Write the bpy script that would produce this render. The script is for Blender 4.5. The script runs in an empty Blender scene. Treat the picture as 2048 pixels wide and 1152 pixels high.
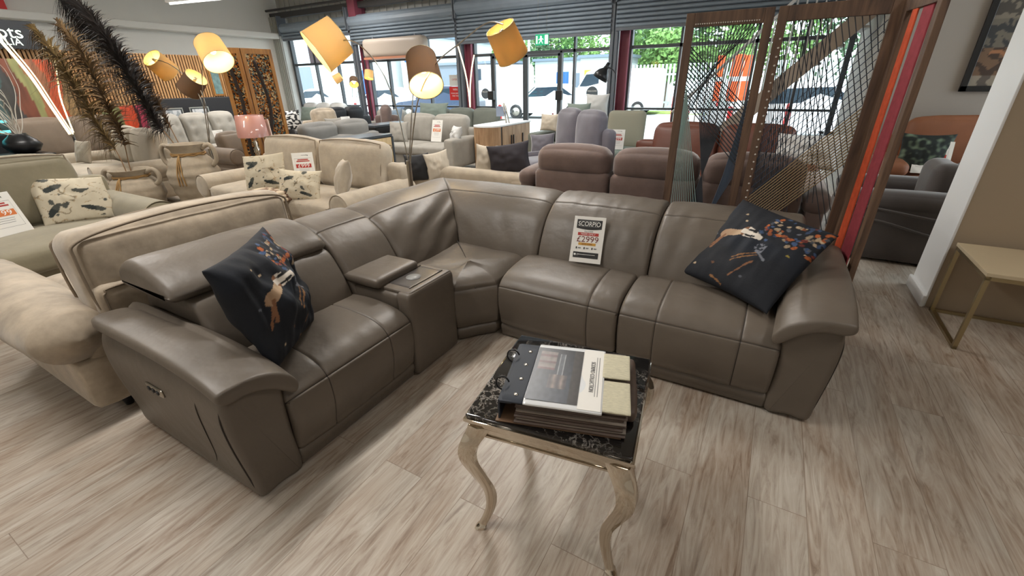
import bpy, bmesh, math, random
from math import sin, cos, pi, radians, exp, sqrt, atan2
from mathutils import Vector, Matrix, noise
V = Vector
random.seed(7)
SC = bpy.context.scene
COL = SC.collection
# ------------------------------------------------------------------ camera
cam_data = bpy.data.cameras.new('camera')
cam = bpy.data.objects.new('camera', cam_data); COL.objects.link(cam)
YAW, PITCH, ROLL, FPX = 0.5216772, 0.44106398, -0.01805596, 868.43
fw = V((-sin(YAW)*cos(PITCH), cos(YAW)*cos(PITCH), -sin(PITCH)))
rt = V((cos(YAW), sin(YAW), 0)); up = rt.cross(fw)
r2 = cos(ROLL)*rt + sin(ROLL)*up; u2 = -sin(ROLL)*rt + cos(ROLL)*up
m = Matrix((( r2.x, u2.x, -fw.x, 0), (r2.y, u2.y, -fw.y, 0), (r2.z, u2.z, -fw.z, 1.5), (0, 0, 0, 1)))
cam.matrix_world = m
cam_data.sensor_width = 36.0
cam_data.lens = FPX/2048*36.0
cam_data.clip_end = 400
SC.camera = cam
# ------------------------------------------------------------------ world, sun, ceiling light, exposure
SC.view_settings.view_transform = 'Standard'
SC.view_settings.look = 'None'
SC.view_settings.gamma = 1
SC.view_settings.use_curve_mapping = False
SC.view_settings.exposure = 0.0
W = bpy.data.worlds.new('world'); SC.world = W; W.use_nodes = True
wn = W.node_tree; wn.nodes.clear()
wo = wn.nodes.new('ShaderNodeOutputWorld'); wb = wn.nodes.new('ShaderNodeBackground')
wb.inputs['Color'].default_value = (0.80, 0.92, 1.0, 1); wb.inputs['Strength'].default_value = 5.5
wn.links.new(wb.outputs[0], wo.inputs[0])
sd = bpy.data.lights.new('sun', 'SUN'); sd.energy = 5.0; sd.angle = 0.02; sd.color = (1, .97, .9)
sun = bpy.data.objects.new('sun', sd); COL.objects.link(sun)
sun.rotation_euler = (radians(38), radians(12), radians(20))
def area(name, loc, sx, sy, power, color=(1, .955, .90), rot=(0, 0, 0)):
    d = bpy.data.lights.new(name, 'AREA'); d.shape = 'RECTANGLE'; d.size = sx; d.size_y = sy; d.energy = power; d.color = color
    o = bpy.data.objects.new(name, d); COL.objects.link(o); o.location = loc; o.rotation_euler = rot
    return o
TUBES = [(-9.75, 5.5, 2.99), (-6.6, 1.6, 3.5), (-2.6, 0.6, 3.5), (-6.6, 5.4, 3.5), (-2.4, 4.2, 3.5), (1.8, 0.9, 3.5), (-2.6, -3.0, 3.5), (1.8, -3.0, 3.5), (-10.6, 2.4, 3.5), (-9.6, 8.0, 3.6), (-4.6, 7.6, 3.6)]  # last tubes, out of view, are added to brighten the left wall and back
TUBE_W = [70, 95, 75, 80, 95, 34, 45, 22, 90, 90, 80]
for t_, w_ in zip(TUBES, TUBE_W):
    area('ceiling_tube_light', (t_[0], t_[1], t_[2]-.06), 0.25, 1.5, w_)
# ------------------------------------------------------------------ materials
def lin(c):
    def f(x):
        x /= 255.0
        return x/12.92 if x <= .04045 else ((x+.055)/1.055)**2.4
    return tuple(f(x) for x in c)
def new_mat(name):
    mt = bpy.data.materials.new(name); mt.use_nodes = True
    nt = mt.node_tree; b = nt.nodes['Principled BSDF']
    return mt, nt, b
def node(nt, t, **kw):
    n = nt.nodes.new(t)
    for k, v in kw.items():
        if k in n.inputs: n.inputs[k].default_value = v
        else: setattr(n, k, v)
    return n
def mat(name, rgb, rough=.5, metal=0, bump=0, bscale=60, var=.0, vscale=4, spec=.5, sheen=0, stretch=None, trans=0, coat=0):
    """rgb in 0-255 display values"""
    mt, nt, b = new_mat(name)
    c = lin(rgb)
    b.inputs['Base Color'].default_value = (*c, 1); b.inputs['Roughness'].default_value = rough; b.inputs['Metallic'].default_value = metal
    b.inputs['Specular IOR Level'].default_value = spec
    if sheen: b.inputs['Sheen Weight'].default_value = sheen; b.inputs['Sheen Roughness'].default_value = .4
    if coat: b.inputs['Coat Weight'].default_value = coat; b.inputs['Coat Roughness'].default_value = .1
    if trans: b.inputs['Transmission Weight'].default_value = trans
    if bump or var:
        tc = node(nt, 'ShaderNodeTexCoord'); mp = node(nt, 'ShaderNodeMapping'); nt.links.new(tc.outputs['Object'], mp.inputs[0])
        if stretch: mp.inputs['Scale'].default_value = stretch
    if var:
        n = node(nt, 'ShaderNodeTexNoise', Scale=vscale, Detail=5.0, Roughness=.6); nt.links.new(mp.outputs[0], n.inputs['Vector'])
        r = node(nt, 'ShaderNodeValToRGB'); e = r.color_ramp.elements
        e[0].position = .3; e[1].position = .7
        e[0].color = (*[x*(1-var) for x in c], 1); e[1].color = (*[min(1, x*(1+var)) for x in c], 1)
        nt.links.new(n.outputs['Fac'], r.inputs[0]); nt.links.new(r.outputs[0], b.inputs['Base Color'])
    if bump:
        n = node(nt, 'ShaderNodeTexNoise', Scale=bscale, Detail=4.0); nt.links.new(mp.outputs[0], n.inputs['Vector'])
        bp = node(nt, 'ShaderNodeBump', Strength=bump, Distance=.004); nt.links.new(n.outputs['Fac'], bp.inputs['Height']); nt.links.new(bp.outputs[0], b.inputs['Normal'])
    return mt
def emit(name, rgb, s):
    mt, nt, b = new_mat(name); c = lin(rgb)
    b.inputs['Base Color'].default_value = (*c, 1); b.inputs['Emission Color'].default_value = (*c, 1); b.inputs['Emission Strength'].default_value = s
    return mt
def vcol_mat(name, rough=.8, bump=.25, bscale=180, sheen=0):
    mt, nt, b = new_mat(name); a = node(nt, 'ShaderNodeVertexColor', layer_name='Col'); nt.links.new(a.outputs[0], b.inputs['Base Color'])
    b.inputs['Roughness'].default_value = rough
    if sheen: b.inputs['Sheen Weight'].default_value = sheen
    if bump:
        tc = node(nt, 'ShaderNodeTexCoord'); n = node(nt, 'ShaderNodeTexNoise', Scale=bscale); nt.links.new(tc.outputs['Object'], n.inputs['Vector'])
        bp = node(nt, 'ShaderNodeBump', Strength=bump, Distance=.003); nt.links.new(n.outputs['Fac'], bp.inputs['Height']); nt.links.new(bp.outputs[0], b.inputs['Normal'])
    return mt
def leather_mat():
    mt, nt, b = new_mat('taupe_leather')
    tc = node(nt, 'ShaderNodeTexCoord')
    n = node(nt, 'ShaderNodeTexNoise', Scale=3.0, Detail=4.0); nt.links.new(tc.outputs['Object'], n.inputs['Vector'])
    r = node(nt, 'ShaderNodeValToRGB'); e = r.color_ramp.elements; e[0].position = .3; e[1].position = .75
    e[0].color = (*lin((91, 83, 74)), 1); e[1].color = (*lin((102, 93, 83)), 1)
    nt.links.new(n.outputs['Fac'], r.inputs[0]); nt.links.new(r.outputs[0], b.inputs['Base Color'])
    b.inputs['Roughness'].default_value = .44; b.inputs['Specular IOR Level'].default_value = .5
    v = node(nt, 'ShaderNodeTexVoronoi', Scale=320.0); v.feature = 'DISTANCE_TO_EDGE'; nt.links.new(tc.outputs['Object'], v.inputs['Vector'])
    n2 = node(nt, 'ShaderNodeTexNoise', Scale=9.0, Detail=3.0); nt.links.new(tc.outputs['Object'], n2.inputs['Vector'])
    b1 = node(nt, 'ShaderNodeBump', Strength=.10, Distance=.002); nt.links.new(v.outputs['Distance'], b1.inputs['Height'])
    b2 = node(nt, 'ShaderNodeBump', Strength=.25, Distance=.02); nt.links.new(n2.outputs['Fac'], b2.inputs['Height']); nt.links.new(b1.outputs[0], b2.inputs['Normal'])
    nt.links.new(b2.outputs[0], b.inputs['Normal'])
    return mt
def floor_mat():
    mt, nt, b = new_mat('washed_oak_planks')
    tc = node(nt, 'ShaderNodeTexCoord'); sp = node(nt, 'ShaderNodeSeparateXYZ'); nt.links.new(tc.outputs['Object'], sp.inputs[0])
    cb = node(nt, 'ShaderNodeCombineXYZ'); nt.links.new(sp.outputs['Y'], cb.inputs['X']); nt.links.new(sp.outputs['X'], cb.inputs['Y'])
    br = node(nt, 'ShaderNodeTexBrick', Scale=1.0); br.offset = .37; br.offset_frequency = 2
    br.inputs['Brick Width'].default_value = 1.5; br.inputs['Row Height'].default_value = .2; br.inputs['Mortar Size'].default_value = .0014
    br.inputs['Mortar Smooth'].default_value = .2; br.inputs['Bias'].default_value = 0
    br.inputs['Color1'].default_value = (0, 0, 0, 1); br.inputs['Color2'].default_value = (1, 1, 1, 1); br.inputs['Mortar'].default_value = (.5, .5, .5, 1)
    nt.links.new(cb.outputs[0], br.inputs['Vector'])
    # offset grain per plank
    mul = node(nt, 'ShaderNodeVectorMath', operation='MULTIPLY_ADD'); mul.inputs[1].default_value = (7.3, 3.1, 5.7)
    nt.links.new(br.outputs['Color'], mul.inputs[0]); nt.links.new(cb.outputs[0], mul.inputs[2])
    mp = node(nt, 'ShaderNodeMapping'); mp.inputs['Scale'].default_value = (1.3, 12, 1); nt.links.new(mul.outputs[0], mp.inputs[0])
    n1 = node(nt, 'ShaderNodeTexNoise', Scale=1.9, Detail=9.0, Roughness=.66, Distortion=2.3); nt.links.new(mp.outputs[0], n1.inputs['Vector'])
    mp2 = node(nt, 'ShaderNodeMapping'); mp2.inputs['Scale'].default_value = (.9, 3.2, 1); nt.links.new(mul.outputs[0], mp2.inputs[0])
    n2 = node(nt, 'ShaderNodeTexNoise', Scale=1.5, Detail=4.0, Roughness=.55, Distortion=.8); nt.links.new(mp2.outputs[0], n2.inputs['Vector'])
    r1 = node(nt, 'ShaderNodeValToRGB'); e = r1.color_ramp.elements
    e[0].position = .30; e[0].color = (*lin((104, 84, 68)), 1); e[1].position = .68; e[1].color = (*lin((204, 196, 184)), 1)
    x = r1.color_ramp.elements.new(.40); x.color = (*lin((150, 134, 118)), 1)
    x = r1.color_ramp.elements.new(.50); x.color = (*lin((178, 166, 151)), 1)
    nt.links.new(n1.outputs['Fac'], r1.inputs[0])
    r2_ = node(nt, 'ShaderNodeValToRGB'); e = r2_.color_ramp.elements
    e[0].position = .36; e[0].color = (*lin((148, 126, 108)), 1); e[1].position = .62; e[1].color = (*lin((188, 182, 172)), 1)
    nt.links.new(n2.outputs['Fac'], r2_.inputs[0])
    mx = node(nt, 'ShaderNodeMixRGB', blend_type='MIX', Fac=.42); nt.links.new(r1.outputs[0], mx.inputs[1]); nt.links.new(r2_.outputs[0], mx.inputs[2])
    # plank tone
    mp3 = node(nt, 'ShaderNodeMapRange'); mp3.inputs['To Min'].default_value = .84; mp3.inputs['To Max'].default_value = .97
    nt.links.new(br.outputs['Color'], mp3.inputs['Value'])
    mx2 = node(nt, 'ShaderNodeMixRGB', blend_type='MULTIPLY', Fac=1.0); nt.links.new(mx.outputs[0], mx2.inputs[1]); nt.links.new(mp3.outputs[0], mx2.inputs[2])
    mx3 = node(nt, 'ShaderNodeMixRGB', blend_type='MULTIPLY'); nt.links.new(br.outputs['Fac'], mx3.inputs[0]); nt.links.new(mx2.outputs[0], mx3.inputs[1]); mx3.inputs[2].default_value = (.62, .57, .53, 1)
    nt.links.new(mx3.outputs[0], b.inputs['Base Color'])
    b.inputs['Roughness'].default_value = .38; b.inputs['Specular IOR Level'].default_value = .4
    bp = node(nt, 'ShaderNodeBump', Strength=.15, Distance=.002); nt.links.new(n1.outputs['Fac'], bp.inputs['Height']); nt.links.new(bp.outputs[0], b.inputs['Normal'])
    return mt
def marble_mat():
    mt, nt, b = new_mat('black_marble')
    tc = node(nt, 'ShaderNodeTexCoord')
    n = node(nt, 'ShaderNodeTexNoise', Scale=13.0, Detail=9.0, Roughness=.65); nt.links.new(tc.outputs['Object'], n.inputs['Vector'])
    ad = node(nt, 'ShaderNodeVectorMath', operation='MULTIPLY_ADD'); ad.inputs[1].default_value = (.13, .13, .13)
    nt.links.new(n.outputs['Color'], ad.inputs[0]); nt.links.new(tc.outputs['Object'], ad.inputs[2])
    v = node(nt, 'ShaderNodeTexVoronoi', Scale=26.0); v.feature = 'DISTANCE_TO_EDGE'; nt.links.new(ad.outputs[0], v.inputs['Vector'])
    r = node(nt, 'ShaderNodeValToRGB'); e = r.color_ramp.elements
    e[0].position = 0; e[0].color = (*lin((190, 185, 178)), 1); e[1].position = .11; e[1].color = (*lin((20, 19, 19)), 1)
    x = r.color_ramp.elements.new(.022); x.color = (*lin((84, 79, 75)), 1)
    nt.links.new(v.outputs['Distance'], r.inputs[0])
    n3 = node(nt, 'ShaderNodeTexNoise', Scale=5.0, Detail=3.0); nt.links.new(tc.outputs['Object'], n3.inputs['Vector'])
    r3 = node(nt, 'ShaderNodeValToRGB'); r3.color_ramp.elements[0].position = .42; r3.color_ramp.elements[1].position = .58; nt.links.new(n3.outputs['Fac'], r3.inputs[0])
    mx = node(nt, 'ShaderNodeMixRGB'); nt.links.new(r3.outputs[0], mx.inputs[0]); mx.inputs[1].default_value = (*lin((22, 20, 19)), 1); nt.links.new(r.outputs[0], mx.inputs[2])
    nt.links.new(mx.outputs[0], b.inputs['Base Color']); b.inputs['Roughness'].default_value = .06; b.inputs['Coat Weight'].default_value = .4
    return mt
def wood_mat(name, dark, light, scale=(14, 14, 1.2), rough=.55):
    mt, nt, b = new_mat(name)
    tc = node(nt, 'ShaderNodeTexCoord'); mp = node(nt, 'ShaderNodeMapping'); mp.inputs['Scale'].default_value = scale; nt.links.new(tc.outputs['Object'], mp.inputs[0])
    n = node(nt, 'ShaderNodeTexNoise', Scale=1.5, Detail=6.0, Roughness=.6, Distortion=.7); nt.links.new(mp.outputs[0], n.inputs['Vector'])
    r = node(nt, 'ShaderNodeValToRGB'); e = r.color_ramp.elements; e[0].position = .32; e[1].position = .68
    e[0].color = (*lin(dark), 1); e[1].color = (*lin(light), 1)
    nt.links.new(n.outputs['Fac'], r.inputs[0]); nt.links.new(r.outputs[0], b.inputs['Base Color']); b.inputs['Roughness'].default_value = rough
    bp = node(nt, 'ShaderNodeBump', Strength=.2, Distance=.003); nt.links.new(n.outputs['Fac'], bp.inputs['Height']); nt.links.new(bp.outputs[0], b.inputs['Normal'])
    return mt
def glass_mat():
    mt = bpy.data.materials.new('window_glass'); mt.use_nodes = True; nt = mt.node_tree; nt.nodes.clear()
    o = node(nt, 'ShaderNodeOutputMaterial'); t = node(nt, 'ShaderNodeBsdfTransparent'); g = node(nt, 'ShaderNodeBsdfGlossy', Roughness=.02)
    t.inputs[0].default_value = (.96, .98, .98, 1)
    mx = node(nt, 'ShaderNodeMixShader', Fac=.06); nt.links.new(t.outputs[0], mx.inputs[1]); nt.links.new(g.outputs[0], mx.inputs[2]); nt.links.new(mx.outputs[0], o.inputs[0])
    return mt
def shade_mat(name, rgb, tr=.5):
    mt = bpy.data.materials.new(name); mt.use_nodes = True; nt = mt.node_tree; nt.nodes.clear()
    o = node(nt, 'ShaderNodeOutputMaterial'); d = node(nt, 'ShaderNodeBsdfDiffuse'); t = node(nt, 'ShaderNodeBsdfTranslucent')
    d.inputs[0].default_value = (*lin(rgb), 1); t.inputs[0].default_value = (*lin(rgb), 1)
    mx = node(nt, 'ShaderNodeMixShader', Fac=tr); nt.links.new(d.outputs[0], mx.inputs[1]); nt.links.new(t.outputs[0], mx.inputs[2]); nt.links.new(mx.outputs[0], o.inputs[0])
    return mt
M = {}
M['leather'] = leather_mat()
M['leather_seam'] = mat('dark_seam_shade', (50, 44, 39), .7)  # seam lines coloured dark to stand for shade in the stitched grooves
M['floor'] = floor_mat(); M['marble'] = marble_mat(); M['glass'] = glass_mat()
M['chrome'] = mat('polished_steel', (205, 196, 182), .07, 1)
M['steel'] = mat('brushed_nickel', (170, 165, 155), .28, 1)
M['brass'] = mat('champagne_metal', (176, 162, 128), .3, 1)
M['velvet'] = mat('champagne_velvet', (160, 146, 127), .72, bump=.35, bscale=25, var=.26, vscale=9, sheen=.45)
M['velvet2'] = mat('cream_chenille', (166, 154, 136), .8, bump=.35, bscale=60, var=.12, vscale=9, sheen=.3)
M['sage'] = mat('olive_beige_velvet', (128, 120, 98), .75, bump=.25, bscale=40, var=.12, vscale=5, sheen=.3)
M['piping'] = mat('taupe_piping', (128, 114, 96), .7)
M['grey_fab'] = mat('light_grey_weave', (150, 146, 138), .9, bump=.3, bscale=120, var=.08, vscale=8)
M['grey_fab2'] = mat('mid_grey_weave', (128, 126, 122), .9, bump=.3, bscale=90, var=.1)
M['grey_dark'] = mat('dark_grey_velvet', (72, 66, 64), .75, bump=.2, bscale=50, var=.12, sheen=.4)
M['mauve'] = mat('mauve_grey_velvet', (98, 95, 104), .65, bump=.2, bscale=40, var=.12, sheen=.6)
M['brownsuede'] = mat('brown_suede', (102, 84, 78), .75, bump=.3, bscale=45, var=.18, vscale=6, sheen=.5)
M['brownsuede2'] = mat('red_brown_leather', (96, 54, 40), .5, bump=.2, bscale=40, var=.12)
M['tan'] = mat('tan_brown_leather', (124, 76, 48), .6, bump=.2, bscale=40, var=.1)
M['umber'] = mat('umber_velvet', (104, 90, 76), .7, bump=.2, bscale=40, var=.12, sheen=.3)
M['blackfab'] = mat('black_fabric', (24, 25, 29), .7, bump=.2, bscale=90)
M['blackpaint'] = mat('black_satin', (22, 23, 26), .35)
M['charcoal'] = mat('charcoal_laminate', (62, 68, 74), .3)
M['teal'] = mat('sage_teal_fabric', (120, 132, 124), .85, bump=.3, bscale=80, var=.08)
M['greenfab'] = mat('dull_green_fabric', (104, 108, 100), .85, bump=.3, bscale=80, var=.1)
M['whitefab'] = mat('white_grey_fabric', (196, 196, 194), .85, bump=.3, bscale=60, var=.1)
M['cream'] = mat('cream_fabric', (186, 176, 160), .85, bump=.4, bscale=60, var=.08)
M['wall'] = mat('white_wall_paint', (222, 219, 212), .85, bump=.1, bscale=20, var=.03, vscale=1)
M['wallgrey'] = mat('grey_beige_wall_paint', (152, 144, 136), .85, bump=.08, bscale=20)
M['walltan'] = mat('warm_beige_wall_paint', (172, 156, 134), .85, bump=.08, bscale=20)
M['white'] = mat('white_gloss_paint', (232, 234, 234), .45)
M['cladding'] = mat('pale_corrugated_steel', (180, 178, 172), .6, var=.05)
M['shutter'] = mat('grey_steel_slats', (132, 144, 156), .42, 0.0, var=.06)
M['shutterdark'] = mat('dark_grey_steel', (98, 104, 112), .5)
M['frame'] = mat('dark_grey_window_frame', (62, 66, 70), .4)
M['redsteel'] = mat('maroon_painted_steel', (134, 66, 82), .5)
M['red'] = mat('signal_red', (200, 34, 30), .5)
M['purlin'] = mat('dark_purlin', (66, 64, 64), .6)
M['postwood'] = wood_mat('walnut_posts', (62, 46, 38), (116, 90, 70))
M['panelwood'] = wood_mat('pale_sycamore', (176, 152, 112), (208, 186, 144), (3, 10, 3))
M['oak'] = wood_mat('fluted_oak', (150, 118, 88), (184, 152, 118), (10, 10, 1.5))
M['slat'] = wood_mat('honey_slats', (156, 112, 68), (190, 146, 96), (6, 6, 1))
M['goldwood'] = wood_mat('amber_wood_frame', (120, 76, 30), (170, 118, 52))
M['gap'] = mat('dark_backing_felt', (40, 30, 24), .9)
M['clay'] = mat('rough_grey_terracotta', (150, 138, 120), .9, bump=.6, bscale=30, var=.15, vscale=8)
M['raffia'] = mat('raffia_cord', (146, 114, 70), .85, bump=.5, bscale=60)
M['stone'] = mat('cream_stone_top', (196, 180, 150), .3, var=.04, vscale=3)
M['paper'] = mat('white_card', (226, 224, 218), .5)
M['blackink'] = mat('black_print', (26, 26, 26), .5)
M['greyink'] = mat('grey_print', (120, 120, 120), .6)
M['redink'] = mat('red_print', (168, 44, 34), .5)
M['maroonink'] = mat('maroon_print', (110, 44, 40), .5)
M['goldink'] = mat('gold_print', (196, 148, 52), .5)
M['orangeink'] = mat('orange_print', (206, 110, 40), .5)
M['whiteink'] = mat('white_print', (236, 236, 232), .5)
M['navy'] = mat('navy_board', (30, 38, 50), .6)
M['swatch'] = mat('brown_leather_swatch', (84, 70, 62), .55, var=.15, vscale=20)
M['swatch2'] = mat('tan_leather_swatch', (116, 90, 68), .55, var=.1, vscale=20)
M['swatch3'] = mat('grey_leather_swatch', (118, 108, 98), .5, var=.1, vscale=20)
M['weave'] = mat('cream_woven_fabric', (212, 206, 180), .9, bump=.8, bscale=140, var=.16, vscale=60, stretch=(1, 6, 1))
M['plastic'] = mat('clear_plastic_edge', (225, 228, 230), .12, spec=.8)
M['shade_in'] = shade_mat('pale_shade_lining', (250, 228, 168), .35)
M['shade_g'] = shade_mat('dim_gold_lamp_fabric', (178, 150, 104), .25)
M['shade_y'] = shade_mat('cream_lamp_fabric', (214, 180, 124), .45)
M['shade_b'] = shade_mat('taupe_lamp_fabric', (98, 80, 66), .12)
M['shade_w'] = shade_mat('warm_lamp_fabric', (214, 194, 150), .45)
M['pink'] = mat('dusty_pink_fabric', (170, 122, 112), .5, coat=.6)
M['bulb'] = emit('warm_bulb', (255, 214, 140), 30)
M['neon'] = emit('warm_led_strip', (255, 226, 170), 5)
M['ledwhite'] = emit('warm_white_led', (255, 226, 190), 1.6)
M['cyan'] = emit('cyan_led_strip', (120, 226, 230), .9)
M['tube'] = emit('tube_light', (255, 252, 244), 4)
M['exitgreen'] = emit('exit_green', (0, 140, 96), .6)
M['exitwhite'] = emit('exit_white', (235, 250, 245), .9)
M['teal_string'] = mat('pale_teal_cord', (136, 162, 158), .8)
M['dark_string'] = mat('charcoal_cord', (52, 56, 62), .8)
M['tan_string'] = mat('khaki_cord', (146, 128, 96), .8)
M['grey_string'] = mat('slate_blue_cord', (66, 78, 94), .8)
M['orange_cord'] = mat('orange_cord', (206, 84, 46), .8, var=.15, vscale=30)
M['red_cord'] = mat('crimson_cord', (150, 58, 68), .8, var=.15, vscale=30)
M['white_cord'] = mat('off_white_cord', (206, 200, 190), .8)
M['vc'] = vcol_mat('printed_fabric', .82, .25, 90, 0)
M['vcart'] = vcol_mat('printed_art', .35, 0)
M['asphalt'] = mat('pale_asphalt', (168, 168, 166), .9, var=.06)
M['brickred'] = mat('dull_brick', (120, 90, 84), .9, var=.1)
M['bldwhite'] = mat('white_cladding_outside', (190, 200, 204), .7)
M['bldblue'] = mat('blue_door_paint', (40, 96, 160), .6)
M['bldgrey'] = mat('grey_container_paint', (110, 122, 136), .6)
M['roofblue'] = mat('slate_roof_edge', (104, 120, 134), .6)
M['fence'] = mat('pale_palisade', (160, 170, 172), .7)
M['grass'] = mat('verge_grass', (120, 140, 60), .9, var=.2)
M['leafg'] = mat('tree_leaves', (104, 142, 74), .8, var=.35, vscale=1.2)
M['leafg2'] = mat('blue_green_leaves', (84, 116, 84), .8, var=.35, vscale=1.2)
M['bark'] = mat('bark', (90, 78, 66), .9)
M['carwhite'] = mat('white_car_paint', (214, 218, 222), .3)
M['cardark'] = mat('dark_blue_car_paint', (50, 64, 86), .3)
M['carglass'] = mat('car_glass', (60, 78, 92), .1)
M['tyre'] = mat('tyre_rubber', (30, 30, 32), .8)
M['orangebar'] = mat('orange_barrier_plastic', (226, 84, 32), .5)
M['stairgrey'] = mat('grey_stair_paint', (186, 186, 184), .6)
M['stairtan'] = mat('beige_stair_string', (150, 136, 122), .6)
# ------------------------------------------------------------------ mesh helpers
def tag(o, label=None, cat=None, group=None, kind=None):
    if label: o['label'] = label
    if cat: o['category'] = cat
    if group: o['group'] = group
    if kind: o['kind'] = kind
    return o
def build(name, bm, m=None, parent=None, smooth=True, loc=None, mats=None, autosmooth=None):
    me = bpy.data.meshes.new(name); bmesh.ops.recalc_face_normals(bm, faces=bm.faces); bm.to_mesh(me); bm.free()
    if smooth:
        for p in me.polygons: p.use_smooth = True
        if autosmooth is not None: me.set_sharp_from_angle(angle=radians(autosmooth))
    o = bpy.data.objects.new(name, me); COL.objects.link(o)
    for q in (mats or [m]): me.materials.append(q)
    if parent: o.parent = parent
    if loc: o.location = loc
    return o
def empty(name, loc=(0, 0, 0), rz=0):
    o = bpy.data.objects.new(name, None); COL.objects.link(o); o.location = loc; o.rotation_euler = (0, 0, rz); o.empty_display_size = .1
    return o
def thing(name, label, cat, loc=(0, 0, 0), rz=0, group=None):
    return tag(empty(name, loc, rz), label, cat, group)
def struct(name, bm, m, smooth=False, parent=None):
    o = build(name, bm, m, parent, smooth); o['kind'] = 'structure'; return o
def BM(): return bmesh.new()
def box(bm, x0, x1, y0, y1, z0, z1, bev=0, Mx=None, seg=2):
    r = bmesh.ops.create_cube(bm, size=1)
    vs = r['verts']
    for v in vs: v.co = V(((x0+x1)/2+v.co.x*(x1-x0), (y0+y1)/2+v.co.y*(y1-y0), (z0+z1)/2+v.co.z*(z1-z0)))
    if bev:
        es = list({e for v in vs for e in v.link_edges})
        g = bmesh.ops.bevel(bm, geom=es, offset=bev, segments=seg, profile=.5, affect='EDGES')
        vs = list({v for f in g['faces'] for v in f.verts} | {v for v in vs if v.is_valid})
    if Mx is not None:
        for v in vs: v.co = Mx @ v.co
    return vs
def cyl(bm, p0, p1, r0, r1=None, n=12, caps=True):
    r1 = r0 if r1 is None else r1
    p0, p1 = V(p0), V(p1); d = (p1-p0).normalized(); a = d.orthogonal().normalized(); b = d.cross(a)
    A = [bm.verts.new(p0+(a*cos(2*pi*i/n)+b*sin(2*pi*i/n))*r0) for i in range(n)]
    B = [bm.verts.new(p1+(a*cos(2*pi*i/n)+b*sin(2*pi*i/n))*r1) for i in range(n)]
    for i in range(n): bm.faces.new((A[i], A[(i+1) % n], B[(i+1) % n], B[i]))
    if caps: bm.faces.new(A[::-1]); bm.faces.new(B)
def catmull(pts, k=8, closed=False):
    P = [V(p) for p in pts]; out = []; n = len(P)
    rng = range(n) if closed else range(n-1)
    for i in rng:
        if closed: a, b, c, d = P[(i-1) % n], P[i], P[(i+1) % n], P[(i+2) % n]
        else: a, b, c, d = P[max(i-1, 0)], P[i], P[i+1], P[min(i+2, n-1)]
        for j in range(k):
            t = j/k
            out.append(.5*((2*b)+(c-a)*t+(2*a-5*b+4*c-d)*t*t+(-a+3*b-3*c+d)*t**3))
    if not closed: out.append(P[-1].copy())
    return out
def tube(bm, pts, r, n=8, closed=False, taper=None):
    pts = [V(p) for p in pts]; L = len(pts); rings = []
    a = None
    for i, p in enumerate(pts):
        d = (pts[(i+1) % L if closed else min(i+1, L-1)]-pts[(i-1) % L if closed else max(i-1, 0)])
        d = d.normalized() if d.length > 1e-9 else V((0, 0, 1))
        a = d.orthogonal().normalized() if a is None else (a-d*a.dot(d)).normalized()
        b = d.cross(a); rr = r if taper is None else r*taper(i/(L-1))
        rings.append([bm.verts.new(p+(a*cos(2*pi*j/n)+b*sin(2*pi*j/n))*rr) for j in range(n)])
    for i in range(L if closed else L-1):
        A, B = rings[i], rings[(i+1) % L]
        for j in range(n): bm.faces.new((A[j], A[(j+1) % n], B[(j+1) % n], B[j]))
    if not closed: bm.faces.new(rings[0][::-1]); bm.faces.new(rings[-1])
def lathe(bm, prof, n=32, Mx=None, open_ends=False):
    rings = []
    for r, z in prof:
        rings.append([bm.verts.new((Mx or Matrix()) @ V((r*cos(2*pi*j/n), r*sin(2*pi*j/n), z))) for j in range(n)])
    for A, B in zip(rings, rings[1:]):
        for j in range(n): bm.faces.new((A[j], A[(j+1) % n], B[(j+1) % n], B[j]))
    if not open_ends: bm.faces.new(rings[0][::-1]); bm.faces.new(rings[-1])
def soft(bm, c, s, r=.05, puff=.03, n=8, Mx=None, wr=0, seed=0, axes='z', sag=0):
    """soft box: centre c, full size s, corner radius r, puff bulge along the given axes"""
    hx, hy, hz = s[0]/2, s[1]/2, s[2]/2; r = min(r, hx, hy, hz)
    def grid():
        g = [-1+2*i/n for i in range(n+1)]; return g
    g = grid(); vd = {}
    def vert(i, j, k):
        key = (i, j, k)
        if key in vd: return vd[key]
        def w(t): return sin(t*pi/2)*.55+t*.45
        u = (w(g[i]), w(g[j]), w(g[k])); p = V((u[0]*hx, u[1]*hy, u[2]*hz))
        core = V((max(-(hx-r), min(hx-r, p.x)), max(-(hy-r), min(hy-r, p.y)), max(-(hz-r), min(hz-r, p.z))))
        d = p-core
        q = core+d.normalized()*r if d.length > 1e-9 else p
        if d.length < 1e-9: q = p
        if 'z' in axes: q.z += (1 if u[2] > 0 else -1)*abs(u[2])*puff*(1-u[0]**2)*(1-u[1]**2)
        if 'y' in axes: q.y += (1 if u[1] > 0 else -1)*abs(u[1])*puff*(1-u[0]**2)*(1-u[2]**2)
        if 'x' in axes: q.x += (1 if u[0] > 0 else -1)*abs(u[0])*puff*(1-u[1]**2)*(1-u[2]**2)
        if sag: q.z -= sag*(u[0]**2)*(1 if u[2] > 0 else 0)
        if wr:
            nz = noise.noise_vector(V((q.x*6+seed*3.1, q.y*6+seed, q.z*6)))
            q += nz*wr
        q += V(c)
        if Mx is not None: q = Mx @ q
        vd[key] = bm.verts.new(q); return vd[key]
    for a in range(n):
        for b in range(n):
            for k in (0, n):
                bm.faces.new((vert(a, b, k), vert(a+1, b, k), vert(a+1, b+1, k), vert(a, b+1, k)))
                bm.faces.new((vert(a, k, b), vert(a+1, k, b), vert(a+1, k, b+1), vert(a, k, b+1)))
                bm.faces.new((vert(k, a, b), vert(k, a+1, b), vert(k, a+1, b+1), vert(k, a, b+1)))
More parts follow.
